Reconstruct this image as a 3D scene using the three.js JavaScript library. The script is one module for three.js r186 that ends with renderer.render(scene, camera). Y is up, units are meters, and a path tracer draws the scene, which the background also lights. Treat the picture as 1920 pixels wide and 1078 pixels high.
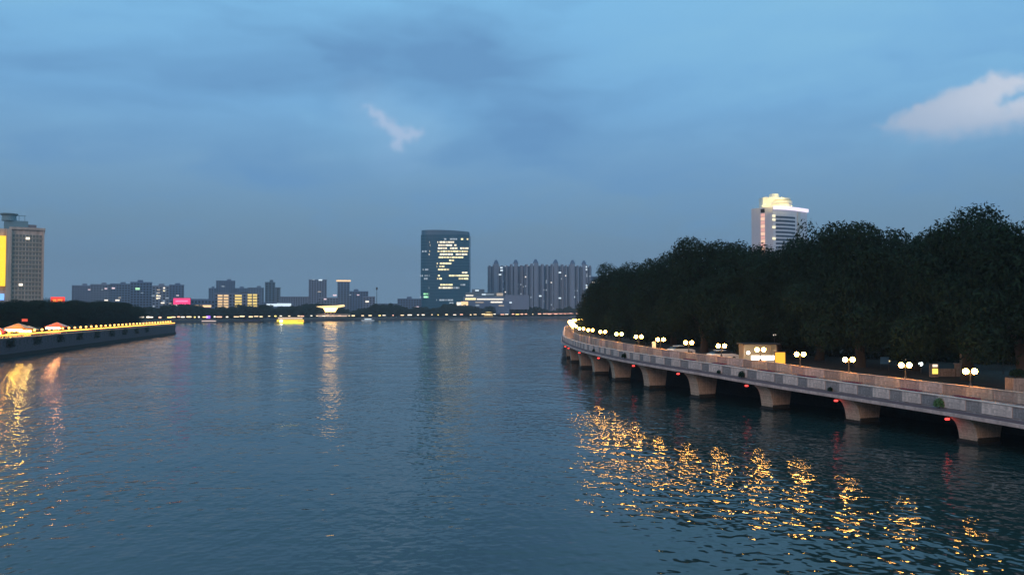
import * as THREE from 'three';
import { mergeGeometries } from 'three/addons/utils/BufferGeometryUtils.js';
import { RoundedBoxGeometry } from 'three/addons/geometries/RoundedBoxGeometry.js';
import { SimplexNoise } from 'three/addons/math/SimplexNoise.js';

// ------------------------------------------------------------------ camera, exposure, fog
const scene = new THREE.Scene();
const EYE = 11, F = 1507, PITCH = 1.71 * Math.PI / 180;
const camera = new THREE.PerspectiveCamera(2 * Math.atan(539 / F) * 180 / Math.PI, 1920 / 1078, 0.5, 9000);
camera.position.set(0, EYE, 0);
camera.rotation.set(PITCH, 0, 0);
const renderer = new THREE.WebGLRenderer({ antialias: true });
renderer.toneMapping = THREE.LinearToneMapping;
renderer.toneMappingExposure = 1;
renderer.shadowMap.enabled = true;
scene.fog = new THREE.FogExp2(0xe6f0fa, 0.00015);

// ------------------------------------------------------------------ small helpers
let seed = 7;
const rnd = () => { seed = (seed + 0x6d2b79f5) | 0; let t = Math.imul(seed ^ (seed >>> 15), 1 | seed); t = (t + Math.imul(t ^ (t >>> 7), 61 | t)) ^ t; return ((t ^ (t >>> 14)) >>> 0) / 4294967296; };
const rr = (a, b) => a + (b - a) * rnd();
const lin = (r, g, b) => new THREE.Color().setRGB(r / 255, g / 255, b / 255, THREE.SRGBColorSpace);
const simplex = new SimplexNoise({ random: rnd });
const fbm = (x, y, z, o = 4) => { let s = 0, a = 0.5; for (let i = 0; i < o; i++) { s += a * simplex.noise3d(x, y, z); x *= 2.03; y *= 2.03; z *= 2.03; a *= 0.5; } return s; };
const smooth = (a, b, x) => { const t = Math.min(1, Math.max(0, (x - a) / (b - a))); return t * t * (3 - 2 * t); };
// survey: where a sight line of the photograph stands at a given distance
const at = (px, py, Z) => {
  const v = new THREE.Vector3((px - 960) / F, (539 - py) / F, -1).applyAxisAngle(new THREE.Vector3(1, 0, 0), PITCH);
  return new THREE.Vector3(0, EYE, 0).addScaledVector(v, Z / -v.z);
};
const X = (px, Z) => (px - 960) / F * Z;
const Y = (py, Z) => at(960, py, Z).y;

// ------------------------------------------------------------------ sky (dusk air and cloud, one brightness all round)
{
  const W = 3072, H = 1536, data = new Float32Array(W * H * 4), c = new THREE.Color();
  const stops = [[0, 105, 131, 155], [3, 105, 134, 161], [6, 110, 145, 174], [10, 117, 161, 199], [14, 119, 172, 216], [22, 128, 188, 231], [40, 146, 206, 242], [90, 146, 204, 240]].map(([e, r, g, b]) => [e, lin(r, g, b)]);
  const grey = lin(102, 149, 195), pale = lin(134, 190, 226);
  // broad darker and paler bodies of thin cloud: azimuth, elevation (degrees), half sizes, weight
  const bodies = [[-12, 17, 9, 2.6, .8], [-2.5, 17.5, 6, 3.0, .75], [1.5, 12.6, 5.5, 2.2, .75], [-16, 9.8, 5, 1.8, .45], [-26, 13.5, 6, 3, .3], [12, 9, 7, 2, .4], [-9.5, 13, 3.6, 2.2, -.45], [-31, 20, 7, 3, -.4], [17, 19, 12, 3.4, -.55], [30, 12, 5, 2, -.35], [26, 6.5, 9, 2.2, -.1]];
  // the two sunlit clouds: outlines in degrees
  const cloudA = [[-10.42, 14.2], [-9.3, 13.75], [-8.2, 13.0], [-7.3, 12.7], [-6.45, 12.55], [-6.9, 12.1], [-7.7, 11.95], [-8.05, 11.3], [-8.55, 11.5], [-8.45, 12.2], [-9.0, 12.75], [-9.75, 13.4]];
  const cloudB = [[24.6, 11.9], [26.2, 12.6], [28, 13.45], [29.6, 13.75], [31, 14.3], [31.9, 14.15], [33.4, 13.9], [34.6, 13.9], [33.3, 13.4], [32.2, 13.1], [31.4, 12.55], [32.6, 12.6], [35, 12.8], [36.8, 12.3], [35.6, 11.5], [33, 11.05], [30.2, 10.75], [28, 10.7], [26.2, 11.2]];
  const sd = (poly, x, y) => {
    let d = 1e9, s = 1;
    for (let i = 0, j = poly.length - 1; i < poly.length; j = i++) {
      const [ax, ay] = poly[i], [bx, by] = poly[j], ex = bx - ax, ey = by - ay, wx = x - ax, wy = y - ay, t = Math.min(1, Math.max(0, (wx * ex + wy * ey) / (ex * ex + ey * ey)));
      d = Math.min(d, (wx - ex * t) ** 2 + (wy - ey * t) ** 2);
      if ((ay > y) !== (by > y) && x < ax + (y - ay) * ex / ey) s = -s;
    }
    return s * Math.sqrt(d);
  };
  for (let row = H / 2 - 2; row < H; row++) {
    const up = ((row + 0.5) / H - 0.5) * Math.PI, el = Math.max(0, up * 180 / Math.PI), dy = Math.sin(up);
    let k = 0; while (k < stops.length - 2 && el > stops[k + 1][0]) k++;
    const base = c.copy(stops[k][1]).lerp(stops[k + 1][1], Math.min(1, (el - stops[k][0]) / (stops[k + 1][0] - stops[k][0]))).clone();
    for (let col = 0; col < W; col++) {
      const round = ((col + 0.5) / W - 0.5) * 2 * Math.PI, dx = Math.cos(round) * Math.cos(up), dz = Math.sin(round) * Math.cos(up), az = Math.atan2(dx, -dz) * 180 / Math.PI;
      const q = 1 / (dy + 0.16), n = fbm(dx * q * 0.9 + 3, dz * q * 0.9, 0.3, 5);
      let w = 0;
      if (Math.abs(az) < 50) for (const [a, e, ra, re, s] of bodies) { const g = ((az - a + n * 5) / ra) ** 2 + ((el - e + n * 2) / re) ** 2; if (g < 9) w += s * Math.exp(-g); }
      w += n * 0.45 * smooth(0, 6, el) + 0.05 + 0.42 * smooth(1, 7, el) * smooth(30, 16, el) * fbm(az * 0.11 + n * 1.2, el * 0.42 + n, 2, 4);
      c.copy(base).lerp(w > 0 ? grey : pale, Math.min(0.9, Math.abs(w)) * (w > 0 ? smooth(0.5, 9, el) : smooth(7, 15, el)));
      if (el > 8 && el < 17.5) {
        const wx = az + 0.42 * fbm(az * 1.0, el * 1.0, 5, 5), wy = el + 0.34 * fbm(az * 1.0, el * 1.0, 9, 5);
        if (az > -13 && az < -4) { const d = sd(cloudA, wx, wy); c.lerp(lin(136, 178, 216), 0.4 * smooth(3, 0, d)); c.lerp(lin(172, 194, 224), 0.85 * smooth(0.42, -0.34, d)); }
        if (az > 21 && az < 40) { const d = sd(cloudB, wx, wy), t = smooth(24, 33, az) * smooth(10.4, 13, el); c.lerp(lin(163 + 38 * t, 182 + 28 * t, 208 + 18 * t), 0.95 * smooth(0.3, -0.35 - 1.0 * smooth(12.6, 11, el), d - 0.35 * smooth(12.4, 10.8, el))); }
      }
      const o = (row * W + col) * 4;
      data[o] = c.r; data[o + 1] = c.g; data[o + 2] = c.b; data[o + 3] = 1;
    }
  }
  for (let row = 0; row < H / 2 - 2; row++) data.copyWithin(row * W * 4, (H / 2) * W * 4, (H / 2 + 1) * W * 4);
  const sky = new THREE.DataTexture(data, W, H, THREE.RGBAFormat, THREE.FloatType);
  sky.mapping = THREE.EquirectangularReflectionMapping; sky.magFilter = sky.minFilter = THREE.LinearFilter; sky.needsUpdate = true;
  scene.background = sky; scene.environment = sky;
}
// the last light of a sun that has set, far behind the left shoulder
const sun = new THREE.DirectionalLight(new THREE.Color().setRGB(1, .6, .4), 0.75);
sun.position.set(-90, 150, 250); sun.target.position.set(20, 0, -60); sun.castShadow = true; sun.shadow.radius = 50;
Object.assign(sun.shadow.camera, { left: -500, right: 500, top: 500, bottom: -500, far: 1500 });
scene.add(sun, sun.target);

// ------------------------------------------------------------------ materials
const std = (r, g, b, rough = 0.85, more = {}) => new THREE.MeshStandardMaterial({ color: new THREE.Color().setRGB(r, g, b), roughness: rough, ...more });
const glowStore = new Map();
const glow = (r, g, b, s) => { const k = [r, g, b, s].join(); if (!glowStore.has(k)) glowStore.set(k, new THREE.MeshStandardMaterial({ color: new THREE.Color().setRGB(.04, .04, .04), roughness: 0.5, emissive: new THREE.Color().setRGB(r, g, b), emissiveIntensity: s })); return glowStore.get(k); };
// a tileable grain of stains and pores: multiplies a base colour
function grainTexture(size, lo, hi, freq, streak) {
  const cv = document.createElement('canvas'); cv.width = cv.height = size;
  const cx = cv.getContext('2d'), im = cx.createImageData(size, size);
  for (let y = 0; y < size; y++) for (let x = 0; x < size; x++) {
    const a = x / size * 2 * Math.PI, b = y / size * 2 * Math.PI, R = freq / (2 * Math.PI);
    let v = fbm(Math.cos(a) * R + 7, Math.sin(a) * R, Math.cos(b) * R * streak + Math.sin(b) * R * streak * 1.3, 5);
    v = lo + (hi - lo) * Math.min(1, Math.max(0, 0.55 + v * 0.9)) + (rnd() - 0.5) * 0.05;
    const o = (y * size + x) * 4; im.data[o] = im.data[o + 1] = im.data[o + 2] = 255 * Math.min(1, Math.max(0, v)); im.data[o + 3] = 255;
  }
  cx.putImageData(im, 0, 0);
  const t = new THREE.CanvasTexture(cv); t.wrapS = t.wrapT = THREE.RepeatWrapping; t.colorSpace = THREE.SRGBColorSpace; return t;
}
const stain = grainTexture(512, 0.78, 1, 5, 0.4), rough = grainTexture(512, 0.5, 1, 11, 1);
const M = {
  whitePaint: std(.8, .58, .49, .8, { map: stain }), greyPaint: std(.37, .3, .28, .85, { map: stain }), concrete: std(.58, .42, .3, .9, { map: stain }), beam: std(.66, .46, .4, .85, { map: stain }),
  ledge: std(.15, .11, .12, .9), kiosk: std(.3, .24, .17, .85), algae: std(.05, .045, .03, .9, { map: rough }), footing: std(.018, .018, .016, .8, { map: rough }), tan: std(.6, .43, .33, .85, { map: stain }), tanDark: std(.4, .28, .22, .85, { map: stain }), deck: std(.36, .27, .27, .9, { map: rough }),
  stone: std(.022, .021, .021, .95, { map: rough }), earth: std(.05, .05, .035, 1, { map: rough }), paving: std(.032, .03, .026, .9, { map: rough }), quay: std(.13, .11, .13, .9, { map: rough }),
  metal: std(.06, .06, .065, .5, { metalness: .6 }), bark: std(.045, .035, .028, 1), white: std(.7, .69, .67, .5), black: std(.015, .015, .015, .6), glassDark: std(.02, .03, .04, .12), red: std(.25, .02, .02, .5),
  leaf: new THREE.MeshPhysicalMaterial({ specularIntensity: .2, color: new THREE.Color().setRGB(.012, .026, .0165), roughness: .85, side: THREE.DoubleSide, vertexColors: true }),
  flower: new THREE.MeshStandardMaterial({ color: new THREE.Color().setRGB(.26, .02, .045), roughness: .7, side: THREE.DoubleSide, vertexColors: true }),
};
const GOLD = [1, .62, .2], WARM = [1, .76, .42], WHITE = [1, .95, .85], YELLOW = [1, .85, .35];

// ------------------------------------------------------------------ object helpers
const used = new Map();
const numbered = (n) => { const k = used.get(n) ?? 0; used.set(n, k + 1); return k ? n + '_' + String(k).padStart(3, '0') : n; };
function part(name, geo, mat, parent, place) { const m = new THREE.Mesh(geo, mat); m.name = name; m.castShadow = m.receiveShadow = true; if (place) m.position.set(...place); parent.add(m); return m; }
function stuffPart(name, geo, mat, parent) { const m = part(name, geo, mat, parent); m.userData.kind = 'stuff'; return m; }
function thing(name, label, category, pos = [0, 0, 0], group) { const g = new THREE.Group(); g.name = numbered(name); g.position.set(...pos); g.userData = { label, category }; if (group) g.userData.group = group; scene.add(g); return g; }
function structure(name, geo, mat) { const m = part(numbered(name), geo, mat, scene); m.userData.kind = 'structure'; return m; }
function copy(src, name, label, pos, turn = 0, group) { const c = src.clone(); c.name = numbered(name); c.position.set(...pos); c.rotation.y = turn; c.userData = { ...src.userData, label }; if (group) c.userData.group = group; scene.add(c); return c; }
const box = (w, h, d, x = 0, y = 0, z = 0) => new THREE.BoxGeometry(w, h, d).translate(x, y, z);
const cyl = (r0, r1, h, x = 0, y = 0, z = 0, n = 14) => new THREE.CylinderGeometry(r0, r1, h, n).translate(x, y, z);
function pointLight(parent, color, intensity, pos, radius) { const l = new THREE.PointLight(new THREE.Color().setRGB(...color), intensity); l.name = 'lamp_light'; l.position.set(...pos); l.castShadow = true; l.shadow.radius = radius / 0.02; parent.add(l); return l; }

// ------------------------------------------------------------------ water
{
  const WAVE = .0068, S = 2048, TILE = 64, K = 84, dx = new Float32Array(S * S), dy = new Float32Array(S * S);
  for (let k = 0; k < K; k++) {
    const L = 0.34 * Math.pow(2.6 / 0.34, rnd()), dir = rr(0, Math.PI * 2), kx = Math.round(TILE / L * Math.cos(dir)), ky = Math.round(TILE / L * Math.sin(dir));
    const slope = 0.0112 * (L < 0.5 ? .85 : 1), kl = Math.hypot(kx, ky) || 1, ax = slope * kx / kl, ay = slope * ky / kl, ph = rr(0, 6.283), cs = Math.cos(2 * Math.PI * kx / S), sn = Math.sin(2 * Math.PI * kx / S);
    for (let y = 0; y < S; y++) {
      const p = ph + 2 * Math.PI * ky * y / S; let c = Math.cos(p), s = Math.sin(p); const o = y * S;
      for (let x = 0; x < S; x++) { dx[o + x] += ax * c; dy[o + x] += ay * c; const t = c * cs - s * sn; s = s * cs + c * sn; c = t; }
    }
  }
  const data = new Float32Array(S * S * 4);
  for (let y = 0; y < S; y++) for (let x = 0; x < S; x++) {
    const i = y * S + x, a = x / S * 6.2832, b = y / S * 6.2832, calm = 0.85 + 0.3 * Math.sin(a + 1.3 * Math.sin(b)) * Math.cos(2 * b + Math.sin(a * 2));
    const nx = -dx[i] * calm, ny = -dy[i] * calm, l = 1 / Math.hypot(nx, ny, 1);
    data[i * 4] = nx * l * .5 + .5; data[i * 4 + 1] = ny * l * .5 + .5; data[i * 4 + 2] = l * .5 + .5; data[i * 4 + 3] = 1;
  }
  const t = new THREE.DataTexture(data, S, S, THREE.RGBAFormat, THREE.FloatType); t.wrapS = t.wrapT = THREE.RepeatWrapping; t.magFilter = THREE.LinearFilter; t.needsUpdate = true;
  // real waves from two to fourteen metres long; the shorter ripples are relief in the material
  const waves = Array.from({ length: 46 }, () => { const L = 1.8 * Math.pow(14 / 1.8, rnd()), dir = rr(0, 6.2832), k = 6.2832 / L; return { L, kx: k * Math.cos(dir), kz: k * Math.sin(dir), a: WAVE / k, ph: rr(0, 6.2832) }; });
  const pos = [], nor = [], uvs = [], idx = [];
  for (const [x0, x1, z0, z1, cell] of [[-130, 75, -30, 152, .46], [-190, 62, 150, 455, .85], [-380, 185, 450, 1300, 1.25]]) {
    const nx = Math.round((x1 - x0) / cell), nz = Math.round((z1 - z0) / cell), from = pos.length / 3, use = waves.filter((w) => w.L > cell * 3.6), chop = (z) => 0.36 + 1.14 * smooth(50, 420, -z);
    for (let j = 0; j <= nz; j++) for (let i = 0; i <= nx; i++) {
      const x = x0 + (x1 - x0) * i / nx, z = -(z0 + (z1 - z0) * j / nz); let y = 0, sx = 0, sz = 0; const k = chop(z);
      for (const w of use) { const p = w.kx * x + w.kz * z + w.ph, s = Math.sin(p) * w.a; y += Math.cos(p) * w.a; sx += s * w.kx; sz += s * w.kz; }
      y *= k; sx *= k; sz *= k; const l = 1 / Math.hypot(sx, 1, sz); pos.push(x, y, z); nor.push(sx * l, l, sz * l); uvs.push((x * .94 + z * .34) / TILE, (-z * .94 + x * .34) / TILE);
      if (i < nx && j < nz) { const a = from + j * (nx + 1) + i; idx.push(a, a + 1, a + nx + 1, a + 1, a + nx + 2, a + nx + 1); }
    }
  }
  const g = new THREE.BufferGeometry(); g.setAttribute('position', new THREE.Float32BufferAttribute(pos, 3)); g.setAttribute('normal', new THREE.Float32BufferAttribute(nor, 3)); g.setAttribute('uv', new THREE.Float32BufferAttribute(uvs, 2)); g.setIndex(idx);
  structure('water', g, new THREE.MeshPhysicalMaterial({ color: new THREE.Color().setRGB(.014, .034, .033), roughness: .08, ior: 1.333, normalMap: t, normalScale: new THREE.Vector2(1, 1) }));
}

// ------------------------------------------------------------------ the viaduct: outer edge as x, top of parapet, distance, width
const ROAD = [[43.5, 3.3, 45, 9.3], [40.3, 3.5, 59, 9.3], [37.8, 3.7, 66, 9.3], [33.3, 3.9, 78.6, 9.3], [28.6, 4.2, 89, 9.2], [24.3, 4.6, 98, 9], [20.3, 4.85, 108, 8.3], [16.6, 5.0, 122, 6.6], [14.6, 5.1, 133.7, 5.3], [13, 5.16, 147, 4.4], [12, 5.16, 184, 3.4], [13.3, 5.16, 208, 2.9], [16.2, 5.16, 250, 2.6], [20, 5.16, 304, 2.2], [26, 5.16, 355, 2.2], [36, 5.16, 410, 2.2], [52, 5.16, 465, 2.2], [80, 5.16, 530, 2.2]];
const road = [];   // every metre: p, n (to the right), w, s
{
  const a = new THREE.CatmullRomCurve3(ROAD.map(([x, y, z]) => new THREE.Vector3(x, y, -z)), false, 'centripetal'), len = a.getLength(), N = Math.round(len);
  for (let i = 0; i <= N; i++) {
    const u = i / N, p = a.getPointAt(u), T = a.getTangentAt(u); T.y = 0; T.normalize();
    let k = 0; while (k < ROAD.length - 2 && -p.z > ROAD[k + 1][2]) k++;
    const f = (-p.z - ROAD[k][2]) / (ROAD[k + 1][2] - ROAD[k][2]);
    road.push({ p, T, n: new THREE.Vector3(-T.z, 0, T.x), w: THREE.MathUtils.lerp(ROAD[k][3], ROAD[k + 1][3], f), rise: .55 * smooth(102, 150, -p.z), s: i * len / N });
  }
}
const roadAt = (s) => { const f = Math.min(road.length - 1.001, Math.max(0, s * (road.length - 1) / road[road.length - 1].s)), i = Math.floor(f), t = f - i, a = road[i], b = road[i + 1]; return { p: a.p.clone().lerp(b.p, t), T: a.T.clone().lerp(b.T, t).normalize(), n: a.n.clone().lerp(b.n, t).normalize(), w: a.w + (b.w - a.w) * t, rise: a.rise + (b.rise - a.rise) * t, s }; };
const roadByZ = (Z) => { let k = 0; while (k < road.length - 1 && -road[k].p.z < Z) k++; return roadAt(road[k].s); };
const rp = (r, off, y) => r.p.clone().addScaledVector(r.n, off).setY(r.p.y + y);
// a closed profile swept along the road; each corner is [offset to the right of the outer edge or 'w'-relative, height over the parapet top]
function sweep(profile, s0, s1, step = 1, from = 'outer') {
  const pos = [], uv = [], idx = [], m = profile.length; let rows = 0, per = [0];
  for (let j = 0; j < m; j++) per.push(per[j] + Math.hypot(profile[(j + 1) % m][0] - profile[j][0], profile[(j + 1) % m][1] - profile[j][1]));
  for (let s = s0; s <= s1 + 1e-6; s += step, rows++) { const r = roadAt(s); for (let j = 0; j <= m; j++) { const [o, y] = profile[j % m], v = from === 'outer' ? rp(r, o, y) : rp(r, r.w + o, y > -.6 ? y + r.rise : y); pos.push(v.x, v.y, v.z); uv.push(s / 4, per[j] / 4); } }
  for (let i = 0; i < rows - 1; i++) for (let j = 0; j < m; j++) { const a = i * (m + 1) + j, b = a + 1, c = a + m + 1, d = c + 1; idx.push(a, b, c, b, d, c); }
  const g = new THREE.BufferGeometry(); g.setAttribute('position', new THREE.Float32BufferAttribute(pos, 3)); g.setAttribute('uv', new THREE.Float32BufferAttribute(uv, 2)); g.setIndex(idx);
  const e = g.toNonIndexed(); e.computeVertexNormals(); return e;
}
const nearestS = (px, off, y, max = 200) => { let best = road[0], e = 1e9; for (const r of road) { if (r.s > max) break; const v = rp(r, off, y), c = Math.abs(v.x / -v.z * F + 960 - px); if (c < e) { e = c; best = r; } } return best; };
const END = road[road.length - 1].s, viaduct = thing('viaduct', 'pale curving road viaduct on flared concrete piers along the right bank', 'viaduct');
const outerWall = part('parapet', sweep([[.02, -.02], [.28, -.02], [.28, -1.02], [.02, -1.02]], 0, END), M.greyPaint, viaduct);
part('coping', sweep([[-.07, .06], [.35, .06], [.35, -.02], [-.07, -.02]], 0, END), M.whitePaint, outerWall);
const innerWall = part('parapet', sweep([[-.3, -.02], [-.04, -.02], [-.04, -1.1], [-.3, -1.1]], 0, END, 1, 'inner'), M.tanDark, viaduct);
part('coping', sweep([[-.37, .06], [.03, .06], [.03, -.02], [-.37, -.02]], 0, END, 1, 'inner'), M.tan, innerWall);
part('ledge', sweep([[-.35, -1.02], [.3, -1.02], [.3, -1.28], [-.35, -1.28]], 0, END), M.ledge, viaduct);
part('edge_beam', sweep([[-.55, -1.22], [-.352, -1.22], [.5, -1.282], [.5, -1.62], [-.55, -1.5]], 0, END), M.beam, viaduct);
{ // deck slab across the varying width
  const pos = [], uv = [], idx = []; let n = 0;
  for (let s = 0; s <= END; s += 1, n++) { const r = roadAt(s); for (const [o, y] of [[.3, -1.03], [r.w - .3, -1.03], [r.w - .3, -1.6], [.5, -1.6]]) { const v = rp(r, o, y); pos.push(v.x, v.y, v.z); uv.push(s / 6, o / 6); } }
  for (let i = 0; i < n - 1; i++) for (const [j, k] of [[0, 1], [1, 2], [2, 3]]) { const a = i * 4 + j, b = i * 4 + k; idx.push(a, b, a + 4, b, b + 4, a + 4); }
  const g = new THREE.BufferGeometry(); g.setAttribute('position', new THREE.Float32BufferAttribute(pos, 3)); g.setAttribute('uv', new THREE.Float32BufferAttribute(uv, 2)); g.setIndex(idx);
  const e = g.toNonIndexed(); e.computeVertexNormals(); part('deck', e, M.deck, viaduct);
}
{ // panels of the parapets, laid one by one; the white ones stand proud of the grey
  const unit = new RoundedBoxGeometry(1, 1, 1, 1, .02), put = (wall, s, len, mat, off, y, h, thick, side) => {
    const a = roadAt(s), b = roadAt(s + len), pa = side === 'outer' ? rp(a, off, y) : rp(a, a.w + off, y + a.rise / 2), pb = side === 'outer' ? rp(b, off, y) : rp(b, b.w + off, y + b.rise / 2), m = part('panel', unit, mat, wall), d = pb.clone().sub(pa);
    m.position.copy(pa.clone().lerp(pb, .5)); m.scale.set(thick, side === 'outer' ? h : h + a.rise, d.length() - .05); m.lookAt(m.position.clone().add(d)); m.updateMatrix();
  };
  const whites = [M.whitePaint, std(.74, .55, .48, .8, { map: stain }), std(.84, .62, .53, .8, { map: stain })], greys = [M.greyPaint, std(.32, .27, .26, .85, { map: stain })], tans = [M.tan, std(.62, .45, .38, .85, { map: stain }), std(.54, .39, .29, .85, { map: stain })], tans2 = [M.tanDark, std(.48, .33, .26, .85, { map: stain }), std(.42, .3, .27, .85, { map: stain })];
  let s = 2, k = 0;
  while (s < 205) { const w = k % 2 === 0, len = w ? rr(1.9, 2.9) : rr(1.3, 1.9); put(outerWall, s, len, w ? whites[k % 3] : greys[(k >> 1) % 2], w ? -.01 : .01, -.48, w ? .86 : .78, w ? .1 : .05, 'outer'); s += len; k++; }
  s = 6; k = 0;
  while (s < 215) { const w = k % 2 === 0, len = w ? rr(2.4, 3.4) : rr(1.7, 2.6); put(innerWall, s, len, w ? tans[k % 3] : tans2[k % 3], w ? -.33 : -.31, -.5, w ? .92 : .84, w ? .1 : .05, 'inner'); s += len; k++; }
}
{ // flared piers
  const sh = new THREE.Shape(); sh.moveTo(-.1, 0); sh.bezierCurveTo(.55, -.35, .82, -.9, .98, -2.6); sh.lineTo(3.25, -2.6); sh.lineTo(3.75, 0); sh.closePath();
  const g0 = new THREE.ExtrudeGeometry(sh, { depth: 1.7, bevelEnabled: true, bevelSize: .07, bevelThickness: .07, bevelSegments: 2, curveSegments: 10 }).translate(0, 0, -.85);
  for (const px of [2110, 1824, 1609, 1448, 1318, 1225, 1163, 1124, 1097, 1079, 1067]) {
    const r = nearestS(px, 1.7, -2.6, 150), top = r.p.y - 1.61, hgt = top - .12, g = g0.clone(), p = g.attributes.position;
    for (let i = 0; i < p.count; i++) if (p.getY(i) < 0) p.setY(i, p.getY(i) / 2.67 * hgt);
    const pier = part('pier', g, M.concrete, viaduct); pier.position.copy(rp(r, -.15, -1.6)); pier.rotation.y = Math.atan2(-r.n.z, r.n.x);
    part('footing', new RoundedBoxGeometry(2.7, 1.6, 2.1, 1, .08).translate(2.1, -hgt - .75, 0), M.footing, pier);
    part('tide_band', new RoundedBoxGeometry(2.42, .5, 1.93, 1, .05).translate(2.1, -hgt + .2, 0), M.algae, pier);
  }
}
{ const g = sweep([[-.6, -1.62], [.4, -1.62], [.4, -7], [-.9, -7]], 0, END, 2, 'inner'); const w = part('embankment_wall', g, M.stone, scene); w.userData = { label: 'dark stone embankment wall in the shadow beneath the viaduct', category: 'embankment' }; }

// ------------------------------------------------------------------ land
{ // right bank
  const pos = [], idx = [], uv = []; let n = 0;
  for (let s = 0; s <= END; s += 3, n++) { const r = roadAt(s), a = rp(r, r.w + .05, -1.15), b = rp(r, r.w + 8, -1.15), f = new THREE.Vector3(r.p.x + r.w + 420, 3.6, r.p.z - 10); for (const v of [a, b, f]) { pos.push(v.x, v.y, v.z); uv.push(v.x / 6, v.z / 6); } }
  for (let i = 0; i < n - 1; i++) for (const j of [0, 1]) { const a = i * 3 + j; idx.push(a, a + 1, a + 3, a + 1, a + 4, a + 3); }
  const g = new THREE.BufferGeometry(); g.setAttribute('position', new THREE.Float32BufferAttribute(pos, 3)); g.setAttribute('uv', new THREE.Float32BufferAttribute(uv, 2)); g.setIndex(idx); g.computeVertexNormals(); structure('park_ground', g, M.paving);
}
function slab(pts, y0, y1) { // plan given as x, distance
  const sh = new THREE.Shape(pts.map(([x, z]) => new THREE.Vector2(x, z))), g = new THREE.ExtrudeGeometry(sh, { depth: y1 - y0, bevelEnabled: false }).rotateX(-Math.PI / 2).translate(0, y0, 0), uv = g.attributes.uv; for (let i = 0; i < uv.count; i++) uv.setXY(i, uv.getX(i) / 6, uv.getY(i) / 6); return g;
}
const LEFT = [[-112, 130], [-120, 188], [-166, 395]];
structure('left_bank_ground', slab([[-111.6, 100], [-112.6, 130], [-120.6, 188], [-166.6, 394], [-210, 400], [-300, 600], [-335, 735], [-900, 700], [-1250, 500], [-1250, 100]], -3, 4.35), M.earth);
const FAR = (px) => THREE.MathUtils.lerp(753, 1184, (px - 330) / 720);           // distance of the far bank's waterline
const farPts = [-150, 100, 330, 560, 800, 1050, 1300, 1500].map((px) => [X(px, FAR(px)), FAR(px)]);
structure('far_bank_ground', slab([...farPts.map(([x, z]) => [x, z + .6]), [1280, 1900], [1280, 2440], [-1280, 2440], [-1280, 700]], -3, 2.5), M.earth);

// ------------------------------------------------------------------ foliage
function leafCards(n, place, size, tint = 0) {
  const pos = [], col = [], nor = [], p = new THREE.Vector3(), d = new THREE.Vector3(), a = new THREE.Vector3(), b = new THREE.Vector3(), q = new THREE.Vector3();
  for (let i = 0; i < n; i++) {
    place(p, d);
    d.x += rr(-.9, .9); d.y += rr(-.7, .9); d.z += rr(-.9, .9); d.normalize();
    a.set(rr(-1, 1), rr(-1, 1), rr(-1, 1)).cross(d).normalize(); b.crossVectors(d, a);
    const L = size * rr(.6, 1.35), w = L * rr(.3, .5), c = rr(.7, 1.3), g = c * rr(.9, 1.15), e = c * rr(.75, 1.1);
    const c0 = p.clone().addScaledVector(a, -L / 2), c2 = p.clone().addScaledVector(a, L / 2), c1 = p.clone().addScaledVector(b, w / 2).addScaledVector(d, -L * .12), c3 = p.clone().addScaledVector(b, -w / 2).addScaledVector(d, -L * .12);
    for (const tri of [[c0, c1, c2], [c0, c2, c3]]) { q.crossVectors(tri[1].clone().sub(tri[0]), tri[2].clone().sub(tri[0])).normalize(); for (const v of tri) { pos.push(v.x, v.y, v.z); nor.push(q.x, q.y, q.z); col.push(c, g, e); } }
  }
  const geo = new THREE.BufferGeometry(); geo.setAttribute('position', new THREE.Float32BufferAttribute(pos, 3)); geo.setAttribute('normal', new THREE.Float32BufferAttribute(nor, 3)); geo.setAttribute('color', new THREE.Float32BufferAttribute(col, 3)); return geo;
}
function crown(lobes, cards, size) { // about 16 m wide, 14 m tall, its foot at 0
  const L = [];
  for (let i = 0; i < lobes; i++) { const a = i * 2.4 + rr(-.4, .4), t = (i + .5) / lobes, h = 2.5 + 9.5 * t, R = 5.6 * Math.sqrt(Math.max(0, 1 - ((h - 4.2) / 9.2) ** 2)) * rr(.65, 1.12); L.push([Math.cos(a) * R, h, Math.sin(a) * R, rr(1.9, 3.3), rr(1.5, 2.5)]); }
  L.push([0, 6, 0, 4.5, 4.5], [0, 9.5, 0, 3.5, 3]);
  const tot = L.reduce((s, l) => s + l[3] * l[3], 0);
  return leafCards(cards, (p, d) => {
    let k = rnd() * tot, i = 0; while (i < L.length - 1 && (k -= L[i][3] ** 2) > 0) i++;
    const u = rr(-1, 1), f = rr(0, 6.2832), s = Math.sqrt(1 - u * u), r = Math.pow(rnd(), .22) * (1 + rr(-.08, .14)); d.set(Math.cos(f) * s, u, Math.sin(f) * s);
    p.set(L[i][0] + d.x * L[i][3] * r, L[i][1] + d.y * L[i][4] * r, L[i][2] + d.z * L[i][3] * r);
  }, size);
}
const crowns = [0, 1, 2, 3].map(() => crown(26, 34000, .42)), farCrown = crown(14, 2600, 1.3);
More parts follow.
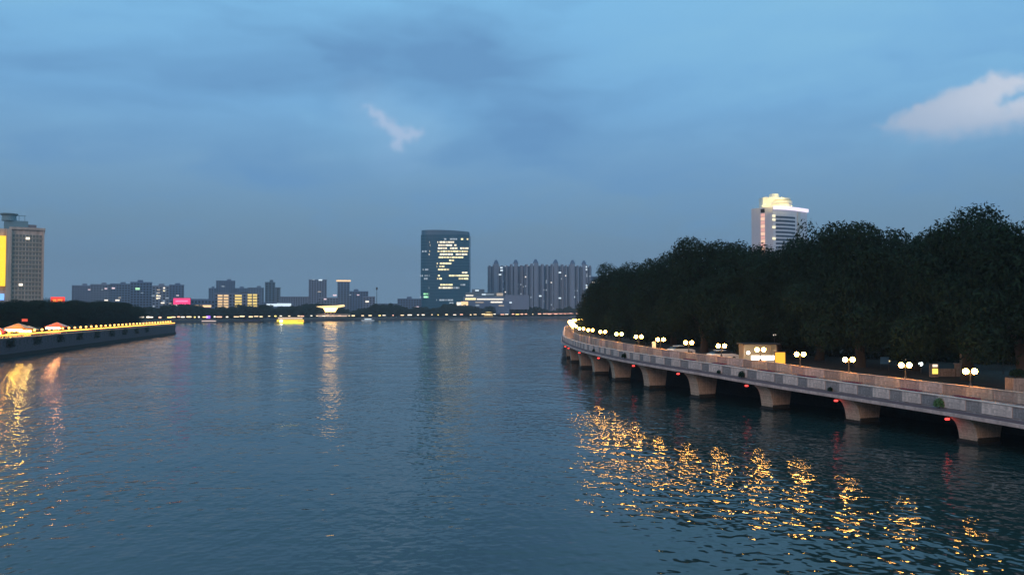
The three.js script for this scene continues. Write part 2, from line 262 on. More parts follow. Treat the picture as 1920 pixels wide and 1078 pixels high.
function trunkGeo(h, r, spread) {
  const gs = [], tube = (pts, r0, r1) => { const c = new THREE.CatmullRomCurve3(pts), g = new THREE.TubeGeometry(c, 10, 1, 8), p = g.attributes.position; for (let i = 0; i <= 10; i++) { const ctr = c.getPointAt(i / 10), rad = r0 + (r1 - r0) * i / 10; for (let j = 0; j <= 8; j++) { const k = i * 9 + j; p.setXYZ(k, ctr.x + (p.getX(k) - ctr.x) * rad, ctr.y + (p.getY(k) - ctr.y) * rad, ctr.z + (p.getZ(k) - ctr.z) * rad); } } g.computeVertexNormals(); return g; };
  gs.push(tube([new THREE.Vector3(0, -.3, 0), new THREE.Vector3(rr(-.3, .3), h * .5, rr(-.3, .3)), new THREE.Vector3(rr(-.4, .4), h, rr(-.4, .4))], r * 1.35, r * .8));
  for (let i = 0; i < 6; i++) { const a = i * 1.05 + rr(-.3, .3), d = spread * rr(.5, 1); gs.push(tube([new THREE.Vector3(0, h * rr(.6, .95), 0), new THREE.Vector3(Math.cos(a) * d * .45, h * 1.25, Math.sin(a) * d * .45), new THREE.Vector3(Math.cos(a) * d, h * rr(1.6, 2.0), Math.sin(a) * d)], r * .5, r * .12)); }
  return mergeGeometries(gs);
}
const trunks = [0, 1, 2].map(() => trunkGeo(5, .6, 5));
let treeNo = 0;
const nth = (k) => k === 1 ? 'first' : k === 2 ? 'second' : k === 3 ? 'third' : k + 'th';
function tree(px, Z, topPx, ground, wide, label, group, name = 'banyan_tree', dx = 0) {
  const top = Y(topPx, Z), H = top - ground, t = thing(name, label, 'tree', [X(px, Z) + dx, ground, -Z], group), k = treeNo++;
  const c = part('crown', crowns[k % 4], M.leaf, t), low = H * .03; c.position.y = low; c.scale.set(wide / 16, (H - low) / 13.4, wide / 16); c.rotation.y = k * 1.9;
  const tr = part('trunk', trunks[k % 3], M.bark, t); tr.scale.set(H / 20, H / 20, H / 20); tr.rotation.y = k * 2.3; return t;
}
const right = [[1915, 86, 399, 17, 'rightmost'], [1812, 93, 405, 18, 'second from the right'], [1716, 104, 437, 17, 'third from the right, lower than its neighbours'], [1612, 108, 413, 18, 'fourth from the right, with a high rounded top'], [1535, 119, 432, 16, 'fifth from the right'], [1458, 124, 458, 17, 'sixth from the right, below the yellow crowned tower'], [1388, 131, 455, 17, 'seventh from the right'], [1318, 138, 446, 17, 'eighth from the right, crowning the middle of the row'], [1262, 152, 470, 16, 'ninth from the right'], [1205, 168, 493, 16, 'tenth from the right'], [1158, 190, 496, 16, 'third from the far end of the row'], [1130, 214, 522, 12, 'second from the far end of the row'], [1112, 252, 548, 11, 'smallest and last, at the far bend of the lamps']];
for (const [px, Z, top, w, which] of right) tree(px, Z, top, 3.4, w, 'dark banyan tree behind the viaduct, ' + which, 'banyan trees behind the viaduct');
for (let i = 0; i < 16; i++) { const px = 1985 - i * 56 + rr(-12, 12), Z = 112 + i * 9 + (i > 10 ? (i - 10) * 9 : 0); tree(px, Z, Math.min(566, 452 + Math.abs(i - 2) * 5.5 + rr(0, 14)), 3.5, 19, 'dark tree deep in the park behind the front row of banyans', 'back row of park trees'); }
for (let i = 0; i < 9; i++) tree(2010 - i * 100, 150 + i * 14, 520, 3.5, 24, 'dark tree deep in the park behind the front row of banyans', 'back row of park trees');
function hedge(name, label, pts, h, thick, n, size, group) { const t = thing(name, label, 'hedge', [0, 0, 0], group), c = new THREE.CatmullRomCurve3(pts); const m = stuffPart('foliage', leafCards(n, (p, d) => { c.getPoint(rnd(), p); const a = rr(0, 6.28), r = Math.sqrt(rnd()); p.x += Math.cos(a) * r * thick; p.z += Math.sin(a) * r * thick; p.y += Math.pow(rnd(), .8) * h * (1 + .25 * Math.sin(p.z * .7 + p.x)); d.set(Math.cos(a), .6, Math.sin(a)); }, size), M.leaf, t); return t; }
hedge('park_hedge', 'dark tall shrubbery filling the gaps between the banyan trunks', [[2010, 108], [1800, 116], [1650, 122], [1500, 134], [1380, 148], [1280, 168], [1200, 200], [1125, 270]].map(([px, Z]) => new THREE.Vector3(X(px, Z), 3.3, -Z)), 6, 2.6, 30000, .7);
// left bank trees
for (let i = 0; i < 15; i++) { const u = i / 14, Z = 208 + u * 178, px = -12 + Math.pow(u, .62) * 318; tree(px, Z + rr(2, 10), 565 + (i === 14 ? 8 : rr(-3, 3)) + (i === 5 ? -2 : 0), 4.35, 15 + u * 5, 'dark tree behind the golden lit promenade, ' + nth(15 - i) + ' from its tip', 'promenade trees on the left bank', 'promenade_tree', -12 - u * 6); }
for (let i = 0; i < 12; i++) { const u = i / 11, Z = 250 + u * 150; tree(-40 + u * 330, Z + 14, 567 + rr(-2, 4), 4.35, 19, 'dark tree in the second row behind the left promenade trees', 'promenade trees on the left bank', 'promenade_tree', -22); }
{ // far shore: one mass of trees
  const n = 170, m = new THREE.InstancedMesh(farCrown, M.leaf, n), o = new THREE.Object3D(); m.name = 'far_treeline'; m.userData = { kind: 'stuff', label: 'dark line of trees along the far bank', category: 'trees' };
  for (let i = 0; i < n; i++) { const px = 215 + i / n * 900 + rr(-4, 4), Z = FAR(px) + (px > 585 && px < 655 ? rr(42, 60) : rr(16, 60)), low = px > 640 && px < 700 ? 4 : 0, top = Y(573 + 3 * Math.sin(px * .05) + rr(-1.5, 5) + (px > 930 ? 3 : 0) + low, Z); o.position.set(X(px, Z), 2.5, -Z); const h = top - 2.5; o.scale.set(rr(.9, 1.3), h / 13.4, rr(.9, 1.3)); o.rotation.y = rr(0, 6); o.updateMatrix(); m.setMatrixAt(i, o.matrix); }
  scene.add(m);
}

// ------------------------------------------------------------------ lamps on the viaduct
function twinLamp(label, pos, turn, group, light = 1.2) {
  const t = thing('twin_globe_lamp', label, 'street lamp', pos, group); t.rotation.y = turn;
  part('base', cyl(.12, .16, .22, 0, .11), M.metal, t); part('post', cyl(.05, .07, 1.1, 0, .6), M.metal, t); part('crossarm', mergeGeometries([box(.92, .06, .06, 0, 1.12), cyl(.03, .03, .12, -.45, 1.18), cyl(.03, .03, .12, .45, 1.18), cyl(.05, .02, .2, 0, 1.22)]), M.metal, t);
  for (const s of [-1, 1]) { const g = part('globe', new THREE.SphereGeometry(.26, 20, 14), glow(1, .45, .08, 110), t, [s * .45, 1.42, 0]); }
  if (light) pointLight(t, [1, .68, .34], light, [0, 1.52, 0], .1);
  return t;
}
const lampCols = [1811, 1690, 1589, 1501, 1424, 1354, 1291, 1237, 1196, 1160, 1130, 1107, 1090, 1076];
const words = ['nearest and rightmost', 'second from the right', 'third from the right', 'fourth from the right', 'fifth, before the bright kiosk', 'sixth from the right', 'seventh from the right', 'eighth, above the pale sign post', 'ninth from the right', 'tenth from the right', 'eleventh from the right', 'twelfth from the right', 'thirteenth from the right', 'fourteenth, where the bend begins'];
const innerAt = (px) => { let best = road[0], e = 1e9; for (const r of road) { if (r.s > 190) break; const v = rp(r, r.w - .17, 0), c = Math.abs(v.x / -v.z * F + 960 - px); if (c < e) { e = c; best = r; } } return best; };
lampCols.forEach((px, i) => { const r = innerAt(px), v = rp(r, r.w - .17, .06 + r.rise); twinLamp('lit twin globe lamp on the inner parapet, ' + words[i], v.toArray(), Math.atan2(-r.n.z, r.n.x) * .35, 'twin globe lamps along the viaduct', i < 12 ? 1.2 : .5); });
for (let s = 165, k = 0; s < END - 40; s += 9 + k * .05, k++) { const r = roadAt(s), v = rp(r, r.w - .17, .06 + r.rise); twinLamp('small warm lamp in the unbroken chain round the far bend', v.toArray(), 0, 'lamps round the far bend of the viaduct', 0); }
{ // rail of light round the far bend
  const m = part('rope_light', sweep([[-.24, .5], [-.1, .5], [-.1, .66], [-.24, .66]], 172, END - 30, 3, 'inner'), glow(1, .6, .22, 4), scene); m.name = numbered('rope_light'); m.userData = { label: 'continuous warm light strip on the railing round the far bend', category: 'light strip' };
}
// red lamps under the edge beam
{
  const cols = [1768, 1567, 1402, 1275, 1187, 1123, 1087, 1066, 1060], w2 = ['rightmost, below the green shrub', 'second from the right', 'third from the right', 'fourth from the right', 'fifth from the right', 'sixth from the right', 'seventh from the right', 'eighth from the right', 'farthest, at the left edge of the viaduct'];
  cols.forEach((px, i) => {
    let best = road[0], e = 1e9; for (const r of road) { if (r.s > 140) break; const v = rp(r, -.4, -1.6), c = Math.abs(v.x / -v.z * F + 960 - px); if (c < e) { e = c; best = r; } }
    const t = thing('red_signal_lamp', 'small glowing red lamp under the viaduct edge, ' + w2[i], 'signal lamp', rp(best, -.42, -1.53).toArray(), 'red lamps under the viaduct edge');
    part('bracket', cyl(.025, .025, .16, 0, -.08), M.metal, t); const b = part('lens', new THREE.CapsuleGeometry(.1, .22, 4, 12).rotateZ(Math.PI / 2).translate(0, -.26, 0), glow(1, .06, .05, 2.4), t); pointLight(b, [1, .08, .06], .8, [0, -.26, 0], .1);
  });
}
// shrubs rooted on the ledge, red flower boxes on the deck side
const shrubGeo = leafCards(420, (p, d) => { const a = rr(0, 6.28), u = rr(-.4, 1), s = Math.sqrt(Math.max(0, 1 - u * u)), r = Math.cbrt(rnd()); d.set(Math.cos(a) * s, u, Math.sin(a) * s); p.copy(d).multiplyScalar(.42 * r); p.y = p.y * 1.15 + .32; }, .2);
[[1758, 'bright green, above the rightmost red lamp', 1.1], [1552, 'small, second from the right', .6], [1393, 'upright, above the third red lamp', 1], [1345, 'low and thin', .6], [1171, 'dark and round, far along the curve', 1.1], [1113, 'smallest and farthest', .7]].forEach(([px, w3, k]) => {
  const r = nearestS(px, -.25, -1), t = thing('ledge_shrub', 'wild shrub growing on the viaduct ledge, ' + w3, 'shrub', rp(r, -.2, -1.02).toArray(), 'wild shrubs on the viaduct ledge'); stuffPart('foliage', shrubGeo, k === 1.1 && px > 1700 ? new THREE.MeshStandardMaterial({ color: new THREE.Color().setRGB(.06, .12, .03), roughness: .7, side: THREE.DoubleSide, vertexColors: true }) : M.leaf, t); part('stem', cyl(.02, .035, .3, 0, .15), M.bark, t); t.scale.setScalar(k);
});
const bloomGeo = leafCards(520, (p, d) => { p.set(rr(-1.2, 1.2), .34 + Math.abs(rr(-.16, .16)), rr(-.22, .22)); d.set(0, 1, 0); }, .14);
[[1806, 'rightmost'], [1696, 'second from the right'], [1601, 'third from the right'], [1506, 'fourth from the right'], [1432, 'fifth from the right'], [1344, 'sixth from the right'], [1292, 'seventh from the right']].forEach(([px, w4]) => {
  const r = nearestS(px, .6, 0), t = thing('flower_box', 'long box of dark red flowers behind the outer parapet, ' + w4, 'planter', rp(r, .65, -.32).toArray(), 'flower boxes along the viaduct'); t.rotation.y = Math.atan2(-r.T.z, r.T.x);
  part('trough', new RoundedBoxGeometry(2.5, .34, .5, 1, .03).translate(0, .15, 0), M.tanDark, t); part('stand', mergeGeometries([box(.08, .7, .4, -1, -.36, 0), box(.08, .7, .4, 1, -.36, 0)]), M.metal, t); stuffPart('flowers', bloomGeo, M.flower, t);
});
{ const r = nearestS(1237, 7.2, 0), t = thing('sign_post', 'pale lamplit sign post standing on the viaduct deck', 'sign post', rp(r, 6.4, -1.03).toArray()); part('post', box(.16, 2.3, .12, 0, 1.15, 0), M.white, t); part('board', new RoundedBoxGeometry(.62, 1.5, .06, 1, .02).translate(0, 1.5, .1), M.white, t); }

// ------------------------------------------------------------------ things in the park behind the viaduct
const ground = (Z) => roadByZ(Z - 4).p.y - 1.15;
{ // kiosk
  const Z = 113, g = ground(Z), t = thing('kiosk', 'brightly lit white riverside kiosk with glowing counter under the trees', 'kiosk', [X(1421, Z), g, -Z]);
  part('wall', mergeGeometries([box(4.6, 2.6, .15, 0, 1.3, -1.2), box(.15, 2.6, 2.4, -2.25, 1.3, -.05), box(.15, 2.6, 2.4, 2.25, 1.3, -.05)]), M.kiosk, t); part('roof', new RoundedBoxGeometry(5.2, .2, 3.2, 1, .04).translate(0, 2.75, .1), M.metal, t);
  part('counter', box(4.2, .5, .5, .1, .32, 1.05), M.white, t); part('light_strip', box(3.3, .55, .08, .35, .86, 1.2), glow(1, .92, .76, 6), t); const b = part('lamp', new THREE.SphereGeometry(.24, 18, 12), glow(1, .97, .9, 6), t, [-1.75, 1.55, 1.3]); pointLight(b, [1, .9, .72], 12, [0, 0, 0], .24);
}
{ const Z = 111, t = thing('sign_box', 'glowing orange light box sign standing right of the bright kiosk', 'illuminated sign', [X(1462, Z), ground(Z), -Z]); part('frame', new RoundedBoxGeometry(1.5, 1.75, .22, 1, .04).translate(0, .9, 0), M.metal, t); part('face', box(1.36, 1.5, .04, 0, .92, .125), glow(1, .42, .03, 1.5), t); }
{ // building with lit windows deep under the trees
  const Z = 146, t = thing('park_building', 'dark low building under the trees with three small pale lit windows', 'building', [X(1472, Z), 3.4, -Z]); part('wall', box(13, 5.4, 6, 0, 2.7, -3.1), M.stone, t); part('roof', new RoundedBoxGeometry(14, .4, 7, 1, .05).translate(0, 5.6, -3), M.black, t);
  for (const [px, py, w, h] of [[1456, 637, .8, .5], [1467, 639, .5, .7], [1493, 638, 1.2, .8]]) part('lit_window', box(w, h, .1, X(px, Z) - X(1472, Z), Y(py, Z) - 3.4, 0), glow(1, .75, .6, .6), t);
}
{ const Z = 99, t = thing('globe_bollard', 'single cold white globe light between two dark trunks', 'lamp', [X(1726, Z), ground(Z), -Z]); part('post', cyl(.05, .07, 1.0, 0, .5), M.metal, t); const g = part('globe', new THREE.SphereGeometry(.24, 18, 12), glow(.85, 1, .98, 4), t, [0, 1.2, 0]); pointLight(g, [.85, 1, .98], 1.5, [0, 0, 0], .2); }
{ const Z = 96, t = thing('vending_machine', 'small yellow glowing vending machine beside the dark trunk', 'vending machine', [X(1750, Z), ground(Z), -Z]); part('body', new RoundedBoxGeometry(.85, 1.6, .6, 2, .05).translate(0, .8, 0), M.tanDark, t); part('lit_front', box(.66, .62, .03, 0, .72, .31), glow(1, .72, .12, 1.6), t); part('lit_sign', box(.6, .3, .03, 0, 1.38, .31), glow(1, .8, .6, 1.3), t); }
{ const Z = 97, t = thing('garden_wall', 'low cream lamplit wall with a square pillar behind the parapet', 'wall', [X(1778, Z), ground(Z) - .1, -Z]); part('wall', new RoundedBoxGeometry(2.2, .95, .3, 1, .03).translate(-.4, .48, 0), M.tan, t); part('pillar', new RoundedBoxGeometry(.5, 1.5, .5, 1, .03).translate(1.05, .75, 0), M.tan, t); part('cap', box(.66, .1, .66, 1.05, 1.55, 0), M.whitePaint, t); }
{ const Z = 99, t = thing('park_lamp_post', 'pinkish lamplit post with a small yellow green lantern beside it', 'lamp post', [X(1812, Z), ground(Z), -Z]); part('post', cyl(.13, .17, 3.2, -.7, 1.6), M.tan, t); const g = part('lantern', new THREE.SphereGeometry(.22, 16, 12), glow(.95, .9, .15, 3), t, [.55, 1.25, 0]); part('stand', cyl(.04, .05, 1.05, .55, .52), M.metal, t); pointLight(g, [.95, .9, .2], 1.2, [0, 0, 0], .18); }
{ // tarpaulin shelter
  const Z = 106, t = thing('tarp_shelter', 'grey tarpaulin shelter half hidden under the rightmost trees', 'shelter', [X(1848, Z), ground(Z), -Z]), pos = [], idx = [];
  for (let i = 0; i <= 10; i++) for (let j = 0; j <= 6; j++) { const u = i / 10, v = j / 6; pos.push(-2.6 + 5.2 * u, 3.6 - 2.4 * Math.pow(Math.abs(u - .32), 1.3) - .25 * Math.sin(v * 3.14 + u * 9) - v * .9, -1.5 + 3 * v); }
  for (let i = 0; i < 10; i++) for (let j = 0; j < 6; j++) { const a = i * 7 + j; idx.push(a, a + 1, a + 7, a + 1, a + 8, a + 7); }
  const g = new THREE.BufferGeometry(); g.setAttribute('position', new THREE.Float32BufferAttribute(pos, 3)); g.setIndex(idx); g.computeVertexNormals(); part('tarpaulin', g, std(.1, .12, .13, .8, { side: THREE.DoubleSide }), t);
  for (const [x, z] of [[-2.5, -1.4], [2.5, -1.4], [-2.5, 1.4], [2.5, 1.4]]) part('pole', cyl(.04, .04, 2, x, 1, z), M.metal, t);
}
{ const Z = 82, t = thing('planter', 'large square brick brown planter behind the parapet at the edge', 'planter', [X(1906, Z), ground(Z), -Z]); part('box', new RoundedBoxGeometry(1.7, 1.5, 1.4, 1, .05).translate(0, .75, 0), M.tanDark, t); part('soil', box(1.5, .1, 1.2, 0, 1.5, 0), M.earth, t); stuffPart('foliage', shrubGeo.clone().scale(1.8, 1.2, 1.5).translate(0, 1.5, 0), M.leaf, t); }
{ const Z = 103, t = thing('blue_board', 'dim blue notice board behind the parapet beside a dark trunk', 'notice board', [X(1658, Z), ground(Z), -Z]); part('board', new RoundedBoxGeometry(1.1, .9, .06, 1, .02).translate(0, 1.25, 0), std(.03, .12, .25, .5), t); part('leg', cyl(.03, .03, 1.7, -.5, .85), M.metal, t); part('leg', cyl(.03, .03, 1.7, .5, .85), M.metal, t); }
{ const Z = 112, t = thing('hanging_lantern_mast', 'thin mast with two small pale lights above a lamp', 'light mast', [X(1692, Z), ground(Z), -Z]); part('mast', cyl(.05, .08, 5.6, 0, 2.8), M.metal, t); part('light_bar', box(.6, .14, .14, 0, Y(657, Z) - ground(Z), .12), glow(1, .95, .9, 1.6), t); part('light_bar', box(.7, .12, .14, .05, Y(674, Z) - ground(Z), .12), glow(1, .75, .5, .7), t); }
for (const [px, py, Z, w6, c] of [[1621, 632, 112, 'cold white, left of the large trunk', [.9, .95, 1]], [1665, 677, 108, 'dim yellow, right of the large trunk', [1, .8, .4]], [1880, 631, 98, 'faint white, high under the rightmost trees', [.85, .92, 1]], [1452, 628, 120, 'faint, above the kiosk', [1, .85, .7]]]) {
  const g = ground(Z), h = Y(py, Z) - g, t = thing('garden_lantern', 'tiny lantern on a thin pole, ' + w6, 'lantern', [X(px, Z), g, -Z], 'tiny lanterns under the park trees'); part('pole', cyl(.03, .05, h, 0, h / 2), M.metal, t); part('lamp', new THREE.CapsuleGeometry(.11, .22, 4, 10).rotateZ(Math.PI / 2), glow(...c, 1.1), t, [0, h, .1]);
}
function car(label, px, Z, turn, lift) {
  const t = thing('parked_car', label, 'car', [X(px, Z), ground(Z) + lift, -Z]); t.rotation.y = turn;
  const b = new THREE.Shape(); b.moveTo(-2.2, .3); b.lineTo(2.2, .3); b.lineTo(2.25, .75); b.quadraticCurveTo(1.8, .95, 1.1, .98); b.lineTo(-1.9, 1.0); b.quadraticCurveTo(-2.25, .95, -2.2, .3);
  part('body', new THREE.ExtrudeGeometry(b, { depth: 1.6, bevelEnabled: true, bevelSize: .08, bevelThickness: .08, bevelSegments: 2 }).translate(0, 0, -.8), M.white, t);
  const c = new THREE.Shape(); c.moveTo(-1.8, .98); c.quadraticCurveTo(-1.5, 1.42, -.8, 1.46); c.lineTo(.1, 1.46); c.quadraticCurveTo(.6, 1.4, 1.2, .98); part('cabin', new THREE.ExtrudeGeometry(c, { depth: 1.4, bevelEnabled: true, bevelSize: .06, bevelThickness: .06, bevelSegments: 2 }).translate(0, 0, -.7), M.glassDark, t); part('roof', new RoundedBoxGeometry(1.3, .08, 1.4, 1, .03).translate(-.4, 1.53, 0), M.white, t);
  for (const [x, z] of [[-1.4, .8], [1.4, .8], [-1.4, -.8], [1.4, -.8]]) part('wheel', new THREE.CylinderGeometry(.33, .33, .22, 18).rotateX(Math.PI / 2).translate(x, .33, z), M.black, t);
}
car('white parked car whose curved roof shows below the seventh lamp', 1276, 128, .5, .15);
car('white parked car half hidden by the parapet below the sixth lamp', 1354, 118, .3, 0);

// ------------------------------------------------------------------ left promenade
const leftAt = (u) => new THREE.Vector3(THREE.MathUtils.lerp(-120, -166, u), 4.35, -THREE.MathUtils.lerp(188, 395, u));      // u below 0 runs on towards the camera
{
  const T = leftAt(1).sub(leftAt(0)).normalize(), len = leftAt(1).distanceTo(leftAt(0)), turn = Math.atan2(-T.z, T.x), mid = leftAt(.5 - .12), L = len * 1.24;
  const t = thing('quay_wall', 'dark quay wall below the golden lights of the left promenade', 'quay wall', [mid.x, 0, mid.z]); t.rotation.y = turn;
  const uvm = (g) => { const u = g.attributes.uv; for (let i = 0; i < u.count; i++) u.setXY(i, u.getX(i) * L / 5, u.getY(i)); return g; };
  part('wall', uvm(box(L, 6.4, .9, 0, 1.2, 0)), M.quay, t); part('coping', box(L, .25, 1.2, 0, 4.525, 0), M.tanDark, t); part('footing', box(L, 1.9, 1.3, 0, -.05, .15), M.footing, t);
  const r = thing('promenade_railing', 'low dark railing along the top of the left quay', 'railing', [mid.x, 4.65, mid.z]); r.rotation.y = turn; part('rail', box(L, .09, .09, 0, .95, 0), M.metal, r); part('rail', box(L, .06, .06, 0, .5, 0), M.metal, r); stuffPart('posts', mergeGeometries(Array.from({ length: 100 }, (_, i) => box(.08, .95, .08, -L / 2 + (i + .5) * L / 100, .48, 0))), M.metal, r);
  const rope = thing('rope_light', 'golden light strip glowing along the left promenade railing', 'light strip', [mid.x, 4.65, mid.z]); rope.rotation.y = turn; part('light_tube', box(L, .3, .12, 0, .72, .12), glow(1, .4, .05, 4), rope);
  const lamp = thing('promenade_lamp', 'small golden globe lamp on the left promenade railing', 'lamp', [0, 0, 0], 'golden lamps along the left promenade'); part('post', cyl(.05, .06, 1.2, 0, .6), M.metal, lamp); const gl = part('globe', new THREE.SphereGeometry(.3, 14, 10), glow(1, .45, .08, 6), lamp, [0, 1.45, 0]);
  for (let i = 0; i < 38; i++) { const u = -.02 + i / 38 * 1.01, p = leftAt(u); p.x -= .45; p.y += .3; const c = i ? copy(lamp, 'promenade_lamp', '', p.toArray()) : lamp; if (!i) c.position.copy(p); c.userData.label = 'small golden globe lamp on the left promenade railing, ' + nth(38 - i) + ' from the tip'; if (i % 3 === 0) pointLight(c, GOLD, 4, [0, 1.45, 0], .28); }
  for (let i = 0; i < 9; i++) { const p = leftAt(.02 + i * .085); const s = thing('quay_creeper', 'dark creeper hanging from the left quay wall, ' + nth(i + 1) + ' from the left', 'creeper', [p.x + .6, 3.5, p.z], 'creepers on the left quay wall'); stuffPart('foliage', leafCards(260, (q, d) => { q.set(rr(-.35, .35), rr(-1.1, 1), rr(-2.5, 2.5)); d.set(1, .2, 0); }, .5), M.leaf, s); }
}
function tent(label, px, Z, w, h, cloth, light, power) {
  const t = thing('market_tent', label, 'tent', [X(px, Z), 4.36, -Z]);
  for (const [x, z] of [[-1, -1], [1, -1], [-1, 1], [1, 1]]) part('pole', cyl(.05, .05, h * .62, x * w * .46, h * .31, z * w * .46), M.metal, t);
  part('canopy', new THREE.ConeGeometry(w * .74, h * .38, 4, 3).rotateY(Math.PI / 4).translate(0, h * .8, 0), cloth, t); part('valance', mergeGeometries([box(w, .3, .05, 0, h * .58, w / 2), box(w, .3, .05, 0, h * .58, -w / 2), box(.05, .3, w, w / 2, h * .58, 0), box(.05, .3, w, -w / 2, h * .58, 0)]), cloth, t);
  part('counter', box(w * .85, .9, .5, 0, .45, w * .3), M.tan, t); for (const x of [-.3, 0, .3]) part('lamp', new THREE.SphereGeometry(.3, 16, 12), glow(...light, power * 3), t, [x * w, h * .46, w * .34]); part('light_strip', box(w * .9, .5, .12, 0, h * .5, w * .42), glow(...light, power * 13), t); pointLight(t, light, power * .8, [0, h * .5 + .4, 0], .2);
}
const clothY = new THREE.MeshPhysicalMaterial({ color: new THREE.Color().setRGB(.7, .4, .04), roughness: 1, transmission: .5, thickness: 0, side: THREE.DoubleSide }), clothO = clothY.clone(); clothO.color.setRGB(.75, .28, .03);
tent('large yellow lit market tent on the left promenade', 34, 212, 5, 3.6, clothY, [1, .52, .07], 15);
tent('smaller pale yellow lit tent right of the large one', 53, 216, 3.6, 2.9, clothY, [1, .6, .14], 8);
tent('orange lit market tent standing alone farther along the promenade', 106, 240, 4.6, 3.5, clothO, [1, .36, .1], 11);
tent('orange stall tent cut off by the picture edge', -2, 204, 3.2, 2.6, clothO, [1, .34, .08], 9);
{ const Z = 198, t = thing('red_lantern', 'glowing red round lantern beside the orange stall tent', 'lantern', [X(11, Z) - 1, 4.4, -Z]); part('post', cyl(.05, .06, 1.2, 0, .6), M.metal, t); part('shade', new THREE.SphereGeometry(.48, 18, 12).scale(1, .85, 1), glow(1, .07, .04, 1.3), t, [0, 1.5, 0]); part('cap', cyl(.18, .18, .1, 0, 1.95), M.black, t); }
{ const Z = 212, t = thing('red_banner', 'small red lit banner above the large yellow tent', 'banner', [X(40, Z), 4.36, -Z]); part('pole', cyl(.05, .05, 4.8, 0, 2.4), M.metal, t); part('cloth', box(1.5, .7, .06, .8, 4.35, 0), glow(1, .1, .04, .8), t); }

// ------------------------------------------------------------------ buildings
const glassBlue = std(.014, .095, .15, .2), winDark = std(.02, .03, .045, .2);
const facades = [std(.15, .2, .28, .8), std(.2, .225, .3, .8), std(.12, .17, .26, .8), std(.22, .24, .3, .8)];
const litPanel = { w: glow(1, .9, .75, 1.3), y: glow(1, .82, .42, 1.5), b: glow(.75, .9, 1, 1.1), g: glow(.5, 1, .55, 1.1), p: glow(1, .75, .8, 1.0), d: glow(.7, .85, 1, .45), o: glow(1, .62, .3, 1.4), s: glow(1, .8, .6, .5) };
const windowGeo = new Map(), wbox = (w, h) => { const k = w.toFixed(2) + h.toFixed(2); if (!windowGeo.has(k)) windowGeo.set(k, box(w, h, .3)); return windowGeo.get(k); };
// a block between two columns of the photograph: wall, roof edge, stair head, a grid of dark windows and single lit ones
function block(name, label, o) {
  const { x0, x1, top, Z, depth = 18, mat = facades[0], floor = 3.2, bay = 3.6, lit = [], group, base = 2.5, head = true, chance = 0, ramp } = o;
  const w = X(x1, Z) - X(x0, Z), H = Y(top, Z) - base, fx = X((x0 + x1) / 2, Z), th = Math.atan2(-fx, Z), fz = depth / 2, t = thing(name, label, 'building', [fx - Math.sin(th) * fz, base, -Z - Math.cos(th) * fz], group); t.rotation.y = th; t.scale.x = Math.cos(th); t.fx = fx;
  part('wall', box(w, H, depth, 0, H / 2, 0), mat, t); part('roof_edge', mergeGeometries([box(w + .5, .9, .4, 0, H + .45, fz - .1), box(w + .5, .9, .4, 0, H + .45, -fz + .1), box(.4, .9, depth - .6, w / 2, H + .45, 0), box(.4, .9, depth - .6, -w / 2, H + .45, 0)]), mat, t);
  if (head) part('stair_head', box(Math.min(w * .35, 7), rr(2.5, 4.5), depth * .4, rr(-.2, .2) * w, H + 1.8, 0), mat, t);
  const nf = Math.max(1, Math.floor((H - 1) / floor)), nb = Math.max(1, Math.floor((w - 1) / bay)), gs = [], ww = bay * .62, wh = floor * .55;
  for (let f = 0; f < nf; f++) for (let b = 0; b < nb; b++) { const x = -w / 2 + (b + .5) * w / nb, y = H - (f + .6) * floor; if (y < 1) continue; if (rnd() < chance) part('lit_window', wbox(ww, wh), litPanel['wbyd'[Math.floor(rnd() * 4)]], t, [x, y, fz]); else gs.push(box(ww, wh, .12, x, y, fz)); }
  for (let f = 0; f < nf; f++) for (const s of [-1, 1]) { const y = H - (f + .6) * floor; if (y > 1) gs.push(box(.12, wh, depth * .5, s * w / 2, y, 0)); }
  if (gs.length) stuffPart('glazing', mergeGeometries(gs), winDark, t);
  for (const [px, py, pw, ph, c] of lit) part('lit_window', wbox(pw * Z / F, ph * Z / F), litPanel[c], t, [X(px, Z) - fx, Y(py, Z) - base, fz + .05]);
  return t;
}
